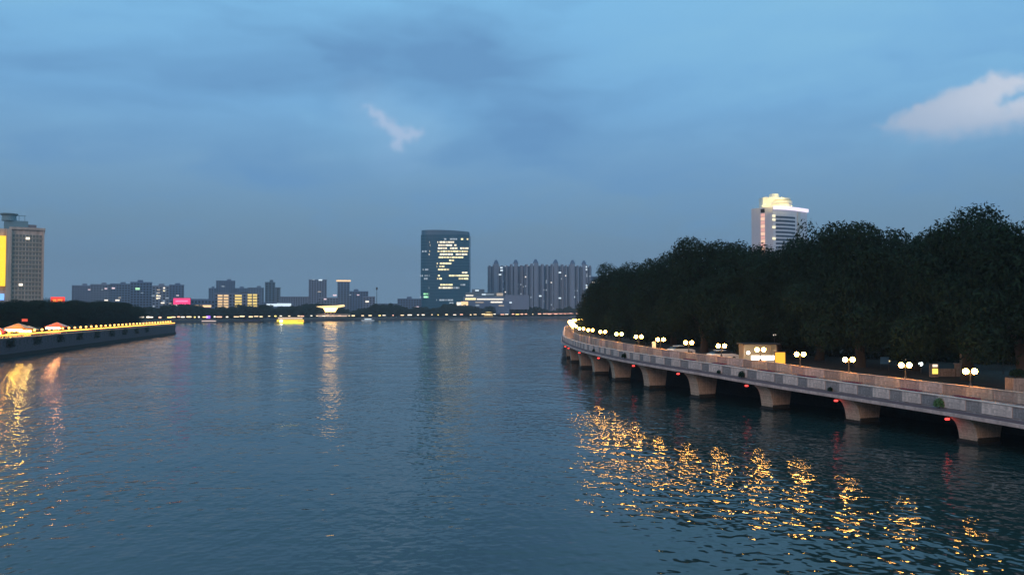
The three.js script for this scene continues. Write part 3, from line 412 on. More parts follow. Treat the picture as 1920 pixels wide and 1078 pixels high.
// left hotel
{
  const Z = 560, x0 = X(17, Z), x1 = X(78, Z), w = x1 - x0, H = Y(431, Z) - 4.35, t = thing('hotel_tower', 'beige high rise hotel with dark gridded front at the far left', 'building', [(x0 + x1) / 2, 4.35, -Z - 14]);
  const beige = std(.78, .56, .44, .85, { map: stain }), dz = 14, fx = (x0 + x1) / 2, th = Math.atan2(-fx, Z); t.rotation.y = th; t.position.set(fx - Math.sin(th) * dz, 4.35, -Z - Math.cos(th) * dz); t.scale.x = Math.cos(th);
  part('wall', box(w, H, 28, 0, H / 2, 0), beige, t); part('cornice', box(w + 2.6, 1.6, 30.5, .1, H + .8, 0), beige, t); part('corner_pier', box(3.4, H, 3.4, -w / 2 - 1.2, H / 2, dz), beige, t); part('corner_pier', box(1.2, H, 1.6, w / 2 + .2, H / 2, dz + .2), beige, t);
  const gs = [], bars = []; for (let f = 0; f < 22; f++) for (let b = 0; b < 9; b++) gs.push(box(w / 9 - .75, 1.9, .2, -w / 2 + .9 + (b + .5) * (w - 1.6) / 9, H - 4.4 - f * 3.05, dz)); stuffPart('glazing', mergeGeometries(gs), std(.2, .185, .15, .5), t);
  for (let f = 0; f < 22; f++) part('spandrel', box(w - 1.2, .7, .5, 0, H - 5.9 - f * 3.05, dz + .05), std(.42, .34, .26, .85), t);
  for (const [px, py] of [[48.5, 447], [37, 534]]) part('lit_window', box(2.6, 1.5, .3, X(px, Z) - fx, Y(py, Z) - 4.35, dz + .2), glow(1, .9, .7, 2), t);
  const sg = part('sign_panel', box(12, Y(444, Z) - Y(537, Z), .5, X(8, Z) - 6 - fx, (Y(444, Z) + Y(537, Z)) / 2 - 4.35, dz), glow(1, .62, .02, 1.5), t), sh2 = Y(444, Z) - Y(537, Z);
  for (const k of [-.28, .03, .3]) part('light_bar', box(11.5, 2.2, .3, 0, sh2 * k, .3), glow(1, .8, .1, 1.6), sg);
  part('wing', box(14, H + 1, 24, -w / 2 - 8.6, H / 2, -2), beige, t); part('blue_light', box(9, 4.4, .4, X(0, Z) - fx - 2, Y(557, Z) - 4.35, dz + .2), glow(.2, .45, 1, 1.5), t); part('podium', box(w + 5, 9, 34, 1.5, 4.5, 3), std(.4, .28, .24, .85), t);
  // roof frame
  const fr = part('roof_frame', mergeGeometries([cyl(5, 5.4, 4, -13, H + 8.8, 2, 24), cyl(6.6, 6, 1, -13, H + 11.2, 2, 28), box(17, 6, 12, -8, H + 3.8, 0), ...[-2, -6, -10].map((x) => box(.35, 4, .35, x, H + 8.6, 4)), box(10, .35, .35, -6, H + 10.6, 4)]), std(.17, .26, .29, .8), t); part('plant_room', box(6, 3, 7, 3.5, H + 3, 2), std(.2, .17, .18, .8), t);
}
{ const Z = 420, t = thing('rooftop_sign', 'glowing red rooftop sign above the dark trees on the left', 'illuminated sign', [X(107, Z), 4.35, -Z]); part('building', box(9, Y(571, Z) - 4.35, 8, 0, (Y(571, Z) - 4.35) / 2, -4.5), M.stone, t); part('face', box(7.2, 4, .4, 0, Y(564, Z) - 4.35, 0), glow(1, .04, .02, 1.4), t); for (const [x, w, h] of [[-1.7, 1.9, 1.6], [1.3, 2.4, 1.7]]) part('lettering', box(w, h, .2, x, Y(564, Z) - 4.35, .25), glow(1, .22, .03, 1.8), t); }

// the skyline, left to right
const sky1 = 'hazy grey blocks on the skyline at the left';
block('apartment_block', 'hazy grey apartment block, leftmost on the skyline', { x0: 133, x1: 168, top: 536, Z: 1150, lit: [[166, 543, 5, 1.6, 'p']], mat: facades[1], group: sky1 });
block('apartment_block', 'hazy apartment block, second on the skyline, with a pale rose window', { x0: 168, x1: 206, top: 534, Z: 1100, lit: [[211 - 14, 541, 5, 2, 'p'], [190, 543, 4, 1.2, 'd'], [198, 563, 7, 2.6, 'w']], mat: facades[3], group: sky1 });
block('apartment_block', 'hazy broad block, third on the skyline, left of the green light', { x0: 205, x1: 243, top: 533, Z: 1050, lit: [[211, 540.5, 6, 2.6, 'p'], [219, 563, 8, 2.6, 'w'], [163 + 60, 558, 5, 1.5, 's']], mat: facades[0], group: sky1 });
block('office_block', 'hazy block with a single green glowing sign near its roof', { x0: 243, x1: 284, top: 530, Z: 1000, lit: [[256.5, 541.5, 8, 4, 'g'], [265, 549, 5, 1, 'd']], mat: facades[2], group: sky1 });
block('apartment_block', 'hazy block with a column of small pale lit windows', { x0: 284, x1: 316, top: 537, Z: 980, chance: .06, lit: [[296, 543.5, 6, 1.8, 's'], [296, 549, 6, 1.8, 's'], [286, 554.5, 6, 1.8, 'd'], [297, 555, 7, 1.8, 'w'], [296, 559, 7, 1.8, 'w'], [312, 559, 6, 1.8, 'd'], [304, 568, 7, 2.4, 'w'], [308, 544, 5, 1, 'd']], mat: facades[3], group: sky1 });
block('apartment_block', 'hazy block with a domed flat roof, right of the pale windows', { x0: 316, x1: 344, top: 535, Z: 1100, mat: facades[2], lit: [[332, 554, 5, 1.5, 'p']], group: sky1 });
block('low_building', 'long low dark building under the pink sign', { x0: 318, x1: 402, top: 562, Z: 860, floor: 4, lit: [[326, 573, 11, 3, 'w'], [318.5, 569, 5, 1.6, 's'], [349, 574, 12, 2, 'p'], [379, 574, 33, 4, 'o']], mat: facades[2], head: false });
{ const Z = 850, t = thing('neon_sign', 'glowing pink neon sign on the roof of a low building', 'neon sign', [X(340, Z), Y(571, Z), -Z]); part('frame', box(19, 7.6, .5, 0, 3.4, -.5), M.metal, t); part('face', new RoundedBoxGeometry(18, 6.6, .6, 2, .28).translate(0, 3.4, 0), glow(1, .04, .2, 1.3), t); part('light_bar', box(13, 1.3, .3, 0, 3.6, .35), glow(1, .2, .4, 1.6), t); }
block('stepped_block', 'broad hazy tower behind the building with golden window columns', { x0: 404, x1: 440, top: 527, Z: 1350, depth: 25, mat: facades[2], lit: [[417, 537, 6, 1.6, 'd']] });
block('apartment_block', 'low hazy shoulder block left of the broad hazy tower', { x0: 390, x1: 404.5, top: 541, Z: 1340, mat: facades[2] });
block('apartment_block', 'low hazy shoulder block right of the broad hazy tower', { x0: 439.5, x1: 466, top: 541, Z: 1345, mat: facades[2] });
block('apartment_block', 'hazy narrow block left of the slim dark tower', { x0: 464, x1: 494, top: 540, Z: 1300, mat: facades[0] });
{ // golden lit hotel
  const t = block('lit_hotel', 'low hotel with three golden columns of lit windows', { x0: 402, x1: 487, top: 551, Z: 880, floor: 3.3, mat: facades[1], head: false, base: 2.5 }), Z = 880;
  part('dome_roof', new THREE.SphereGeometry(12, 20, 8, 0, 6.284, 0, 1.1).scale(1, .3, .6).translate(X(458, Z) - t.fx, Y(551, Z) - 4.2, 0), M.stone, t);
  for (const [a, b, c] of [[407, 417, 'o'], [418, 428, 'o'], [439, 453, 'y'], [463, 472, 'y'], [473, 482, 'y']]) for (let f = 0; f < 5; f++) part('lit_window', box((b - a - 1) * Z / F, 2.0, .4, X((a + b) / 2, Z) - t.fx, Y(554.5 + f * 5.2 - (a > 450 ? 1.5 : 0), Z) - 2.5, 9.05), glow(1, a < 430 ? .66 : .72, a < 430 ? .32 : .2, 1.05), t);
  part('lit_door', box(4.5, 1.8, .4, X(423, Z) - t.fx, Y(579.5, Z) - 2.5, 9.05), litPanel.s, t);
}
block('slim_tower', 'slim dark blue tower with a crowned roof left of the white strip', { x0: 496, x1: 515, top: 530, Z: 1120, mat: std(.1, .15, .2, .4), depth: 14 });
block('apartment_block', 'lower dark block attached right of the slim dark tower', { x0: 515, x1: 525, top: 540, Z: 1122, mat: std(.12, .16, .2, .5), head: false });
block('station_hall', 'dark low hall with a bright white light strip along its roof', { x0: 494, x1: 548, top: 568, Z: 945, floor: 5, mat: facades[2], head: false, lit: [[509, 572, 20, 5, 'b'], [532, 571.5, 27, 5.4, 'b'], [497, 579, 6, 2, 'd']] });
block('apartment_block', 'long low hazy row of flats between the slim and the twin towers', { x0: 522, x1: 580, top: 557, Z: 1250, mat: facades[1], head: false });
block('office_tower', 'broad hazy tower with white lights on its flat roof', { x0: 578, x1: 612, top: 525, Z: 1250, mat: facades[1], depth: 24, head: false, lit: [[600, 525, 7, 2.6, 'b'], [587, 524.5, 4, 1.4, 'd'], [598, 547, 6, 1.6, 's']] });
block('office_tower', 'hazy tower topped by a glowing cream band', { x0: 632, x1: 655, top: 529, Z: 1200, mat: facades[0], depth: 20, head: false, lit: [[643.5, 526.5, 27, 2.8, 'o']] });
block('apartment_block', 'hazy low blocks behind the lit pavilion', { x0: 596, x1: 634, top: 559, Z: 1080, mat: facades[3], lit: [[627, 553.5, 7, 2.6, 'p'], [609, 561, 5, 2, 'p']], head: false });
block('apartment_block', 'stepped hazy block right of the cream banded tower', { x0: 655, x1: 690, top: 547, Z: 1180, mat: facades[2], lit: [[671, 553, 5, 1.5, 'p'], [656, 553, 4, 1.2, 'd']] });
block('apartment_block', 'small hazy block with one square lit window', { x0: 680, x1: 703, top: 557, Z: 1100, mat: facades[1], lit: [[688, 565.5, 6.5, 3, 'w']], head: false });
block('apartment_block', 'low hazy flats left of the glass office tower', { x0: 745, x1: 790, top: 561, Z: 1150, mat: facades[2], lit: [[781, 576, 8, 3, 'p']] });
block('apartment_block', 'faint low flats between the mast and the glass tower', { x0: 700, x1: 748, top: 570, Z: 1300, mat: facades[0], head: false });
{ const Z = 1030, t = thing('mast', 'thin dark mast with a small head rising from the skyline', 'mast', [X(706, Z), 2.5, -Z]); part('pole', cyl(.25, .5, Y(541, Z) - 2.5, 0, (Y(541, Z) - 2.5) / 2), M.metal, t); part('head', new RoundedBoxGeometry(2.2, 3.4, 1, 1, .2).translate(0, Y(541, Z) - 2.5, 0), M.metal, t); }

{ // glass office tower
  const Z = 1150, x0 = X(787, Z), x1 = X(880, Z), w = x1 - x0, H = Y(440, Z) - 2.5, D = 34, t = thing('office_tower', 'tall dark glass office tower with scattered rows of lit floors', 'building', [(x0 + x1) / 2, 2.5, -Z - D / 2]);
  const plan = new THREE.Shape(), r = 9, fr = D / 2; plan.moveTo(-w / 2, -fr); plan.lineTo(w / 2, -fr); plan.lineTo(w / 2, fr - 3); plan.quadraticCurveTo(w / 2, fr, w / 2 - 3, fr); plan.quadraticCurveTo(-w / 6, fr + 3, -w / 2 + r, fr); plan.quadraticCurveTo(-w / 2, fr - 2, -w / 2, fr - r); plan.closePath();
  const ext = (h, y, k = 1) => new THREE.ExtrudeGeometry(plan, { depth: h, bevelEnabled: false, curveSegments: 16 }).rotateX(Math.PI / 2).scale(k, 1, k).translate(0, y + h, 0);
  part('glass_wall', ext(H, 0), glassBlue, t);
  // crown that falls gently to the right
  const cg = ext(8, H, .975), p = cg.attributes.position; for (let i = 0; i < p.count; i++) if (p.getY(i) > H + 4) { const u = p.getX(i) / w; p.setY(i, H + 6.6 - 2.6 * u - 5 * u * u); } cg.computeVertexNormals(); part('crown', cg, std(.05, .14, .21, .35), t);
  const zf = (x) => { const u = (x + w / 2) / w; return x < -w / 2 + r ? fr - (1 - (x + w / 2) / r) ** 2 * r * .8 : fr + 1.5 * Math.sin(Math.PI * Math.min(1, Math.max(0, (x + w / 2 - r) / (w - r - 3)))); };
  const fl = 4.365, nf = Math.floor(H / fl); for (let f = 1; f < nf; f++) part('floor_slab', ext(.5, H - f * fl, 1.006), std(.024, .11, .17, .4), t);
  const strips = [[745, 870, 180, 'd'], [900, 980, 190, 'y'], [610, 830, 203, 'w'], [615, 850, 232, 'w'], [640, 960, 268, 'w'], [610, 955, 290, 'y'], [605, 950, 322, 'w'], [605, 955, 350, 'y'], [770, 830, 380, 'y'], [648, 805, 405, 'y'], [650, 740, 433, 'y'], [690, 795, 460, 'y'], [545, 640, 458, 'd'], [565, 640, 515, 'd'], [640, 700, 515, 'y'], [790, 960, 520, 'y'], [910, 960, 495, 'w'], [640, 715, 546, 'y'], [860, 960, 549, 'y'], [710, 815, 601, 'y'], [895, 930, 603, 'd'], [605, 655, 632, 'd'], [697, 815, 633, 'w'], [830, 880, 633, 'd'], [555, 625, 685, 'g'], [520, 560, 715, 'd'], [560, 610, 715, 'g'], [650, 825, 742, 'd'], [640, 685, 771, 'd'], [540, 575, 291, 'd'], [520, 550, 519, 'd'], [560, 600, 546, 'd'], [795, 825, 773, 'd']];
  for (const [a, b, y, c] of strips) { // one pane after the other, a few of them dark
    let px = 680 + a / 4.9; const end = 680 + b / 4.9, yy = H - (Math.round((H - (Y(410 + y / 4.9, Z) - 2.5)) / fl - .5) + .5) * fl + .1;
    while (px < end - .5) { const pw = rr(3.4, 6.2); if (rnd() > .1) { const x = X(Math.min(px + pw / 2, end), Z) - t.position.x; if (Math.abs(x) < w / 2 - 1) { const bright = rr(.55, 1.2), col = { w: [1, .86, .62], y: [1, .84, .45], d: [.7, .85, 1], g: [.4, 1, .5] }[c]; part('lit_window', wbox(pw * .86 * Z / F, 2.2), glow(...col, Math.round((c === 'd' ? .45 : 1.5) * bright * 5) / 5 + .1), t, [x, yy, zf(x) + .1]); } } px += pw; }
  }
}
{ // terraced podium
  const Z = 1135, t = thing('terraced_building', 'low terraced building with lit floors right of the glass tower', 'building', [X(905, Z), 2.5, -Z - 15]), off = (px) => X(px, Z) - t.position.x, yy = (py) => Y(py, Z) - 2.5, tier = (a, b, top, bot, z, m) => part('tier', box(off(b) - off(a), yy(top) - yy(bot), 26 - z, (off(a) + off(b)) / 2, (yy(top) + yy(bot)) / 2, -z / 2 + 1), m, t);
  tier(864, 955, 565, 589, 0, facades[2]); tier(868, 946, 556, 565, 3, facades[0]); tier(872, 944, 548, 556, 6, std(.1, .14, .17, .6)); tier(884, 907, 542, 548, 9, std(.08, .12, .16, .6)); tier(946, 992, 553, 580, 4, facades[1]);
  for (const [px, py, w, h, c, z] of [[880, 554, 14, 2, 'w', 11.2], [882, 560.5, 20, 3.4, 'y', 12.6], [919, 561, 50, 2.2, 'w', 12.6], [866, 570, 20, 7, 'w', 14.2], [871, 569, 13, 7, 'o', 14.3], [907, 552, 8, 2.2, 'b', 11.2], [918, 552, 16, 1.6, 'd', 11.2], [937, 552, 12, 5, 's', 11.1], [931, 566.5, 22, 2.6, 'w', 14.2], [956, 567.3, 7, 2.4, 'b', 12.2], [940, 573, 10, 2, 's', 14.2], [895, 572.5, 7, 2, 'd', 14.2], [894, 544.5, 7, 2.4, 'b', 9.8], [899, 567, 16, 1.6, 's', 14.2]]) part('lit_window', box(w * Z / F, h * Z / F, .4, off(px), yy(py), z), litPanel[c], t);
}
// apartment towers with turrets
[[914, 945, 497, 930, 489], [944, 983, 496.5, 967, 488], [982, 1022, 495.5, 1004.5, 488], [1021, 1059, 496, 1042, 488], [1058, 1087, 497, 1074, 489], [1086, 1110, 498, 1095.5, 490.5]].forEach(([a, b, top, tc, tt], i) => {
  const Z = 1290 + (i % 2) * 12, w2 = ['leftmost of the row', 'second of the row', 'third and widest of the row', 'fourth of the row', 'fifth of the row', 'last of the row beside the trees'][i], w = X(b, Z) - X(a, Z), H = Y(top, Z) - 2.5, D = 20, t = thing('apartment_tower', 'grey high rise flats with roof turret, ' + w2, 'building', [X((a + b) / 2, Z), 2.5, -Z - D / 2], 'turreted apartment towers');
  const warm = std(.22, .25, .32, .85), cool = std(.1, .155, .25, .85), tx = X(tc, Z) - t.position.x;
  part('wall', box(w, H - 2, D - 5, 0, H / 2 - 1, -2.5), cool, t);
  const nx = 4; for (let k = 0; k < nx; k++) part('bay', box(w / nx * .56, H + (k === 1 || k === 2 ? 1.5 : rr(-3, .5)), 4.6, -w / 2 + (k + .5) * w / nx, H / 2 + .3, D / 2 - 2.4), k % 2 ? warm : facades[3], t);
  part('core', box(5.2, H + 3, 6, tx, H / 2 + 1.5, D / 2 - 2.2), warm, t); const tu = part('turret', mergeGeometries([cyl(3.6, 4.2, 3.4, tx, H + 3.2, D / 2 - 3, 8), cyl(2.2, 2.8, 2.8, tx, H + 6.1, D / 2 - 3, 8), cyl(1.4, 2.1, 1.1, tx, H + 7.9, D / 2 - 3, 8)].map((g) => g.toNonIndexed())), cool, t);
  const gs = []; for (let f = 0; f < Math.floor(H / 3) - 1; f++) for (let k = 0; k < nx * 2; k++) { const inBay = k % 2 === 0, x = -w / 2 + (k * .5 + .25) * w / nx + (inBay ? .9 : -.2), y = H - 2.2 - f * 3, zz = inBay ? D / 2 - .05 : 5.05; if (Math.abs(x) > w / 2 - .8) continue; if (rnd() < (i === 0 ? .04 : .055)) part('lit_window', wbox(1.8, 1.7), litPanel[rnd() < .6 ? 'd' : 'w'], t, [x, y, zz + .08]); else gs.push(box(1.5, 1.5, .14, x, y, zz)); }
  stuffPart('glazing', mergeGeometries(gs), winDark, t);
  for (const [px, py] of [[940, 502], [940.5, 507], [937.5, 515], [1098.5, 500.5], [1099, 505.5], [1095, 515], [1099, 535], [1099, 540], [1013, 555], [1050, 559], [1050, 511], [1076, 557], [1074, 561]]) if (px > a && px < b) part('lit_window', wbox(4, 2.2), litPanel.b, t, [X(px, Z) - t.position.x, Y(py, Z) - 2.5, D / 2 + .3]);
});
block('office_block', 'blue grey block with lit floors between the flats and the trees', { x0: 1108, x1: 1160, top: 519, Z: 1320, mat: facades[2], depth: 22, lit: [[1136, 515.5, 9, 2.2, 'b'], [1111, 529.5, 8, 2.2, 'w'], [1123, 529.5, 7, 2.6, 'w'], [1140, 524, 10, 2, 'd']] });
block('apartment_block', 'low pale block below the turreted flats', { x0: 950, x1: 990, top: 555, Z: 1180, mat: facades[3], head: false });

{ // tower with the yellow crown
  const Z = 650, gy = 3.6, t = thing('crowned_tower', 'white high rise with glowing yellow drum crown above the trees', 'building', [X(1462, Z), gy, -Z - 16]), ox = t.position.x, oz = t.position.z, P = (px, dz) => [X(px, Z + dz) - ox, -(Z + dz) - oz];
  const H = Y(387, Z) - gy, arc = []; for (let i = 0; i <= 14; i++) { const u = i / 14; arc.push(P(1452 + 64 * u, -6 + 20 * u * u)); }
  const prism = (pts, h, y) => { const s = new THREE.Shape(pts.map(([x, z]) => new THREE.Vector2(x, -z))); return new THREE.ExtrudeGeometry(s, { depth: h, bevelEnabled: false }).rotateX(-Math.PI / 2).translate(0, y, 0); };
  const pale = std(.75, .68, .7, .8, { map: stain }), A = P(1411, 8), B = P(1451.9, -6.2);
  part('wall', prism([A, B, P(1460, 30), P(1420, 34)], H - 1, 0), pale, t); part('curved_wall', prism([...arc, P(1512, 40), P(1455, 34)], H - 3.2, 0), std(.6, .6, .63, .8), t);
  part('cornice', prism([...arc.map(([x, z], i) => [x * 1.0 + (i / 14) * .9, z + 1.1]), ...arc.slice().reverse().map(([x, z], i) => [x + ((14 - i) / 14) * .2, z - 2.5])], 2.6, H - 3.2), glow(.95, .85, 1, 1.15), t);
  for (let f = 0; f < 18; f++) { const y = H - 10 - f * 3.05, seg = arc.slice(1, 10); part('window_band', prism([...seg.map(([x, z]) => [x, z + .25]), ...seg.slice().reverse().map(([x, z]) => [x, z - .6])], 1.55, y), std(.05, .07, .1, .15), t); }
  part('fin', prism([arc[10], arc[11], [arc[11][0] + .2, arc[11][1] + 1], [arc[10][0], arc[10][1] + 1]], H - 4, 0), std(.55, .55, .52, .8), t);
  const along = (u, o = .3) => [A[0] + (B[0] - A[0]) * u, A[1] + (B[1] - A[1]) * u + o], turn = Math.atan2(-(B[1] - A[1]), B[0] - A[0]);
  for (let f = 0; f < 16; f++) { const [x, z] = along(.52), m = part('lit_window', box(3.4, 2.5, .5), glow(1, .5 + .1 * (f % 2), .42, .85 + .25 * (f % 2)), t, [x, H - 7 - f * 3.05, z]); m.rotation.y = turn; }
  { const [x, z] = along(.52), m = part('vent', box(3.4, 3, .5), M.stone, t, [x, H - 3.6, z]); m.rotation.y = turn; }
  for (const py of [406.5, 413.5, 427.5, 448.5]) { const m = part('lit_window', box(2.9, 1.8, .6), glow(1, .9, .6, 1.2), t, [B[0] + .4, Y(py, Z) - gy, B[1] + .5]); m.rotation.y = .4; }
  const yel = std(.78, .76, .68, .8), yel2 = yel, cx = X(1474, Z) - ox, drum = part('drum_lantern', mergeGeometries([cyl(8.8, 8.8, 3.1, cx, H + 1.2, 6, 32), cyl(9.2, 9.2, 2.2, cx, H + 4.2, 6, 32), cyl(8, 8, 1.6, cx, H + 6.6, 6, 32)]), yel, t); part('drum_gap', mergeGeometries([cyl(8.2, 8.2, .8, cx, H + 2.8, 6.05, 32), cyl(8.2, 8.2, .8, cx, H + 5.5, 6.05, 32)]), std(.4, .3, .1, .8), t);
  part('lit_block', box(X(1461, Z) - X(1437, Z), 8.2, 10, X(1449, Z) - ox, H + 4.3, 5), yel, t); part('cap_lantern', cyl(4, 4.2, 4, X(1462.5, Z) - ox, H + 9.4, 5, 24), yel2, t); for (const [px, dz, hy] of [[1437, -9, .6], [1446, -10, .6], [1456, -9, -.35], [1466, -8.6, -.35], [1477, -7.5, -.35], [1487, -4.5, -.35], [1492, 5, -2.9], [1432, 2, .6]]) { const q = P(px, dz), f = part('floodlight', new RoundedBoxGeometry(.9, .5, .6, 1, .1), glow(1, .85, .4, 2), t, [q[0], H + hy, q[1]]); pointLight(f, [1, .78, .2], 100, [0, .7, .35], .3); }
  for (const [px, dz] of [[1457, 1.5], [1468, 1.5]]) { const q = P(px, dz), f = part('floodlight', new RoundedBoxGeometry(.6, .4, .5, 1, .08), glow(1, .85, .4, 2), t, [q[0], H + 7.6, q[1]]); pointLight(f, [1, .84, .34], 50, [0, .6, -.2], .25); }
  part('antenna', cyl(.25, .45, Y(344, Z) - gy - H - 8, X(1454, Z) - ox, (Y(344, Z) - gy - H + 8) / 2, 5), M.white, t);
}

// ------------------------------------------------------------------ far quay: wall, lamps, pavilion, boats
{
  const gs = [], cg = []; for (let i = 0; i < farPts.length - 1; i++) { const [ax, az] = farPts[i], [bx, bz] = farPts[i + 1], L = Math.hypot(bx - ax, bz - az), m = new THREE.Matrix4().makeRotationY(Math.atan2(bz - az, bx - ax)).setPosition((ax + bx) / 2, 0, -(az + bz) / 2); gs.push(box(L, 5, 1, 0, .2, 0).applyMatrix4(m)); cg.push(box(L, .35, 1.4, 0, 2.85, 0).applyMatrix4(m)); }
  const t = thing('far_quay_wall', 'long dark quay wall at the waterline of the far bank', 'quay wall'); part('wall', mergeGeometries(gs), std(.09, .09, .1, .9), t); part('coping', mergeGeometries(cg), M.tanDark, t);
  const kinds = [[1, .72, .4], [1, .85, .66], [1, .5, .32], [1, .74, .2]], protos = kinds.map((k, i) => { const l = thing('quay_lamp', 'tiny ' + ['cream', 'white', 'rosy', 'yellow'][i] + ' lamp in the row along the far quay', 'lamp', [0, 0, 0], 'lamps along the far quay'); part('post', cyl(.12, .16, 1, 0, .5), M.metal, l).scale.y = 1; part('lamp_head', new THREE.CapsuleGeometry(.55, 1.6, 4, 10).rotateZ(Math.PI / 2), glow(...k, 2), l, [0, 1, 0]); l.userData.fresh = 1; return l; });
  let px = 206; const row = [];
  while (px < 1104) { row.push(px); px += px > 940 ? rr(7, 13) : rr(6, 18); }
  row.forEach((c, i) => { const Z = FAR(c) + 2.5, k = i < 4 ? i : c > 980 ? (rnd() < .6 ? 2 : 0) : [0, 1, 0, 3, 1, 2][Math.floor(rnd() * 6)], y = Y(THREE.MathUtils.lerp(594.6, 587.8, (c - 330) / 770) + rr(-.5, .5), Z), pr = protos[k]; let l = pr; if (pr.userData.fresh) delete pr.userData.fresh; else l = copy(pr, 'quay_lamp', pr.userData.label, [0, 0, 0]); delete l.userData.fresh; l.position.set(X(c, Z), 2.5, -Z); l.children[0].scale.y = y - 2.5; l.children[1].position.y = y - 2.5; l.children[1].scale.set(rr(.5, 2.3), rr(.7, 1.3), 1); });
  const strip = thing('rope_light', 'faint rosy light strip on the far quay toward the right', 'light strip'); const a = [X(1018, FAR(1018)), FAR(1018)], b = [X(1075, FAR(1075)), FAR(1075)]; part('light_tube', box(Math.hypot(b[0] - a[0], b[1] - a[1]), .7, .5).applyMatrix4(new THREE.Matrix4().makeRotationY(Math.atan2(b[1] - a[1], b[0] - a[0])).setPosition((a[0] + b[0]) / 2, Y(588, 1165), -(a[1] + b[1]) / 2 + 1.5)), glow(1, .45, .35, 1.1), strip);
}
{ // golden pavilion with spreading roof
  const Z = 934, t = thing('riverside_pavilion', 'golden lit pavilion with a wide boat shaped roof on the far bank', 'pavilion', [X(619, Z), 2.5, -Z]), k = Z / F, yy = (py) => Y(py, Z) - 2.5;
  const s = new THREE.Shape(); s.moveTo(-24 * k, 0); s.quadraticCurveTo(-12 * k, 1 * k, 0, 1.4 * k); s.quadraticCurveTo(12 * k, 1.2 * k, 24 * k, 3.2 * k); s.lineTo(25 * k, 1 * k); s.quadraticCurveTo(16 * k, -1 * k, 15 * k, -1.2 * k); s.lineTo(-14 * k, -2 * k); s.closePath();
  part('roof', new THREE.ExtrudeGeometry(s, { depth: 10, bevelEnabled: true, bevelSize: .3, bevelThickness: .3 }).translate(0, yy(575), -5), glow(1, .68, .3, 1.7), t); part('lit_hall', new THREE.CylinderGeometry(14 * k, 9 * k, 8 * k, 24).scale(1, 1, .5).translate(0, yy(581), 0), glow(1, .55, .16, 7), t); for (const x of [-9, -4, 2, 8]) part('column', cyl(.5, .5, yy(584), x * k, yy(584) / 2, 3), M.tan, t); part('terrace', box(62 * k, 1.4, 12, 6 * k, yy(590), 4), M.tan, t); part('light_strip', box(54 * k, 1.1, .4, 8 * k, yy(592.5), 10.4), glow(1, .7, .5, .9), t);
}
function boat(label, px, py, len, h, parts) { const Z = 11 * F / (py - 584), k = Z / F, L = len * k, t = thing('river_boat', label, 'boat', [X(px, Z), 0, -Z]), s = new THREE.Shape(); s.moveTo(-L / 2, 1.2); s.quadraticCurveTo(-L * .46, -.3, -L * .4, -.4); s.lineTo(L * .44, -.4); s.lineTo(L / 2, 1.3); s.closePath(); part('hull', new THREE.ExtrudeGeometry(s, { depth: 5, bevelEnabled: true, bevelSize: .15, bevelThickness: .15 }).translate(0, 0, -2.5), parts.hull, t); parts.build(t, L, h * k, k); return t; }
boat('excursion boat glowing yellow with green and orange lights', 544, 606.5, 56, 13, { hull: std(.35, .25, .06, .6), build(t, L, H) { part('hull_light', box(L * .8, 1.5, .3, L * .06, .75, 2.75), glow(.75, 1, .05, 1.4), t); part('lower_deck', box(L * .86, 2.2, 4.4, 0, 2.5, 0), glow(1, .72, .06, 1.3), t); part('deck_edge', box(L * .94, .35, 5.2, 0, 3.75, 0), M.red, t); part('upper_deck', box(L * .78, 1.4, 4, 0, 4.7, 0), glow(1, .72, .5, .9), t); part('canopy', box(L * .9, .3, 4.8, 0, 5.6, 0), std(.4, .3, .2, .7), t); part('flood_light', new THREE.SphereGeometry(1.3, 16, 10), glow(1, .93, .65, 6), t, [-L * .28, 2.2, 2.4]); part('orange_light', box(L * .2, 1.3, .4, L * .38, 1.9, 2.7), glow(1, .4, .05, 1.5), t); } });
boat('small white launch with a flat cabin left of the middle', 690, 602, 24, 5, { hull: M.white, build(t, L, H) { part('cabin', box(L * .55, 1.9, 3, 0, 2, 0), M.white, t); part('lit_window', box(L * .5, .8, .2, 0, 2.2, 1.55), glow(.8, .95, 1, 1), t); part('canopy', box(L * .7, .25, 3.6, 0, 3.3, 0), M.white, t); } });
boat('long dark moored barge at the left of the far quay', 465, 604.5, 58, 6, { hull: M.black, build(t, L, H) { part('cabin', box(L * .6, 2, 3.4, L * .1, 2.1, 0), std(.03, .04, .09, .6), t); part('canopy', box(L * .7, .25, 4.2, L * .1, 3.3, 0), M.black, t); } });
boat('low moored boat with a pale deck line beside the violet light', 393, 605.5, 30, 6, { hull: std(.1, .1, .12, .6), build(t, L, H) { part('lit_deck', box(L * .9, .9, .3, 0, 1.9, 2.6), glow(1, .75, .65, .8), t); part('cabin', box(L * .5, 1.6, 3, 0, 2.9, 0), std(.1, .09, .12, .7), t); } });
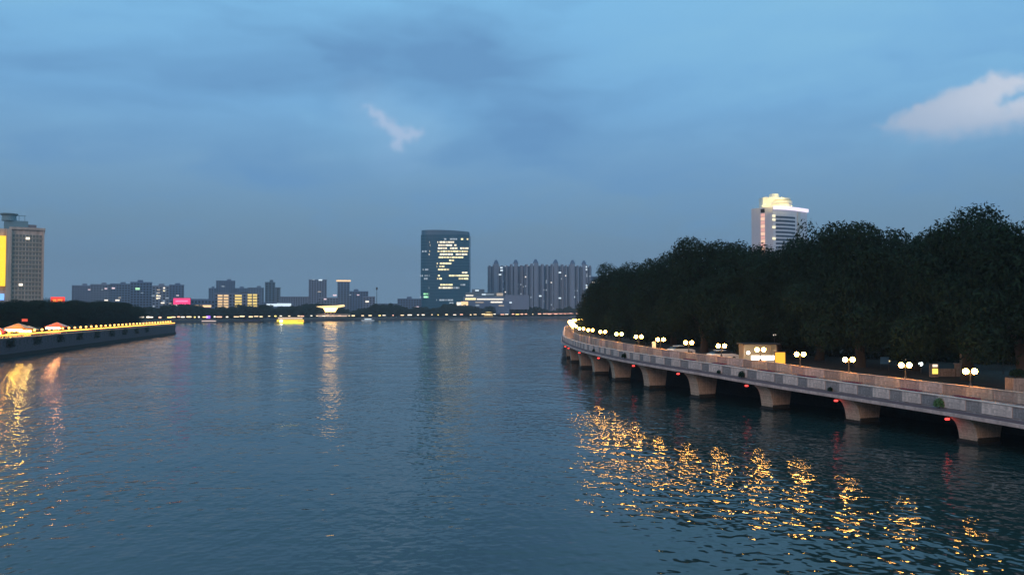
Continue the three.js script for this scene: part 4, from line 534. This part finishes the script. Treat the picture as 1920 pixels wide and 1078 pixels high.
boat('long pale moored ferry beneath the glass tower', 862, 600.6, 40, 5, { hull: std(.25, .3, .33, .6), build(t, L, H) { part('cabin', box(L * .7, 2, 3.4, 0, 2.2, 0), std(.14, .17, .19, .6), t); part('canopy', box(L * .8, .3, 4.4, 0, 3.4, 0), std(.12, .15, .15, .6), t); } });
boat('dark moored pontoon left of the pale ferry', 785, 601, 66, 4, { hull: M.black, build(t, L, H) { part('cabin', box(L * .4, 1.8, 3, -L * .2, 2, 0), std(.06, .08, .07, .7), t); part('canopy', box(L * .5, .25, 4, -L * .2, 3.1, 0), std(.1, .12, .1, .7), t); } });
boat('narrow dark boat moored right of the pale ferry', 945, 599.7, 46, 4, { hull: std(.04, .05, .07, .6), build(t, L, H) { part('cabin', box(L * .5, 1.5, 3, 0, 1.9, 0), std(.1, .13, .16, .7), t); part('canopy', box(L * .6, .25, 3.8, 0, 2.8, 0), std(.2, .25, .28, .7), t); } });
{ const Z = FAR(390) + 3, t = thing('violet_sign', 'small violet light among the cream lamps of the far quay', 'illuminated sign', [X(390, Z), 2.5, -Z]); part('post', cyl(.15, .15, 2, 0, 1), M.metal, t); part('face', new RoundedBoxGeometry(4, 2.6, .4, 2, .18).translate(0, 3, 0), glow(.35, .12, 1, 1.6), t); }
{ const Z = FAR(915) + 4, k = Z / F, t = thing('quay_kiosk', 'small golden lit ticket hall on the far quay below the terraces', 'kiosk', [X(916, Z), 2.5, -Z]), yy = (py) => Y(py, Z) - 2.5; part('wall', box(17 * k, yy(588), 5, 0, yy(588) / 2, -3), std(.4, .28, .1, .8), t); part('roof', new THREE.CylinderGeometry(3 * k, 10 * k, 1.2 * k, 4).rotateY(.785).scale(1, 1, .5).translate(0, yy(585.5), -2), glow(1, .68, .14, .9), t); part('lit_front', box(15 * k, 1.8, .3, 0, yy(590), -.3), glow(1, .7, .3, 1.1), t); }
{ const t = thing('buoy', 'small dark buoy afloat near the far bank', 'buoy', [X(605, 620), 0, -620]); part('body', new THREE.CylinderGeometry(.8, .9, 1.4, 16).translate(0, .3, 0), M.black, t); part('top', new THREE.ConeGeometry(.5, 1, 12).translate(0, 1.4, 0), M.black, t); }

renderer.render(scene, camera);
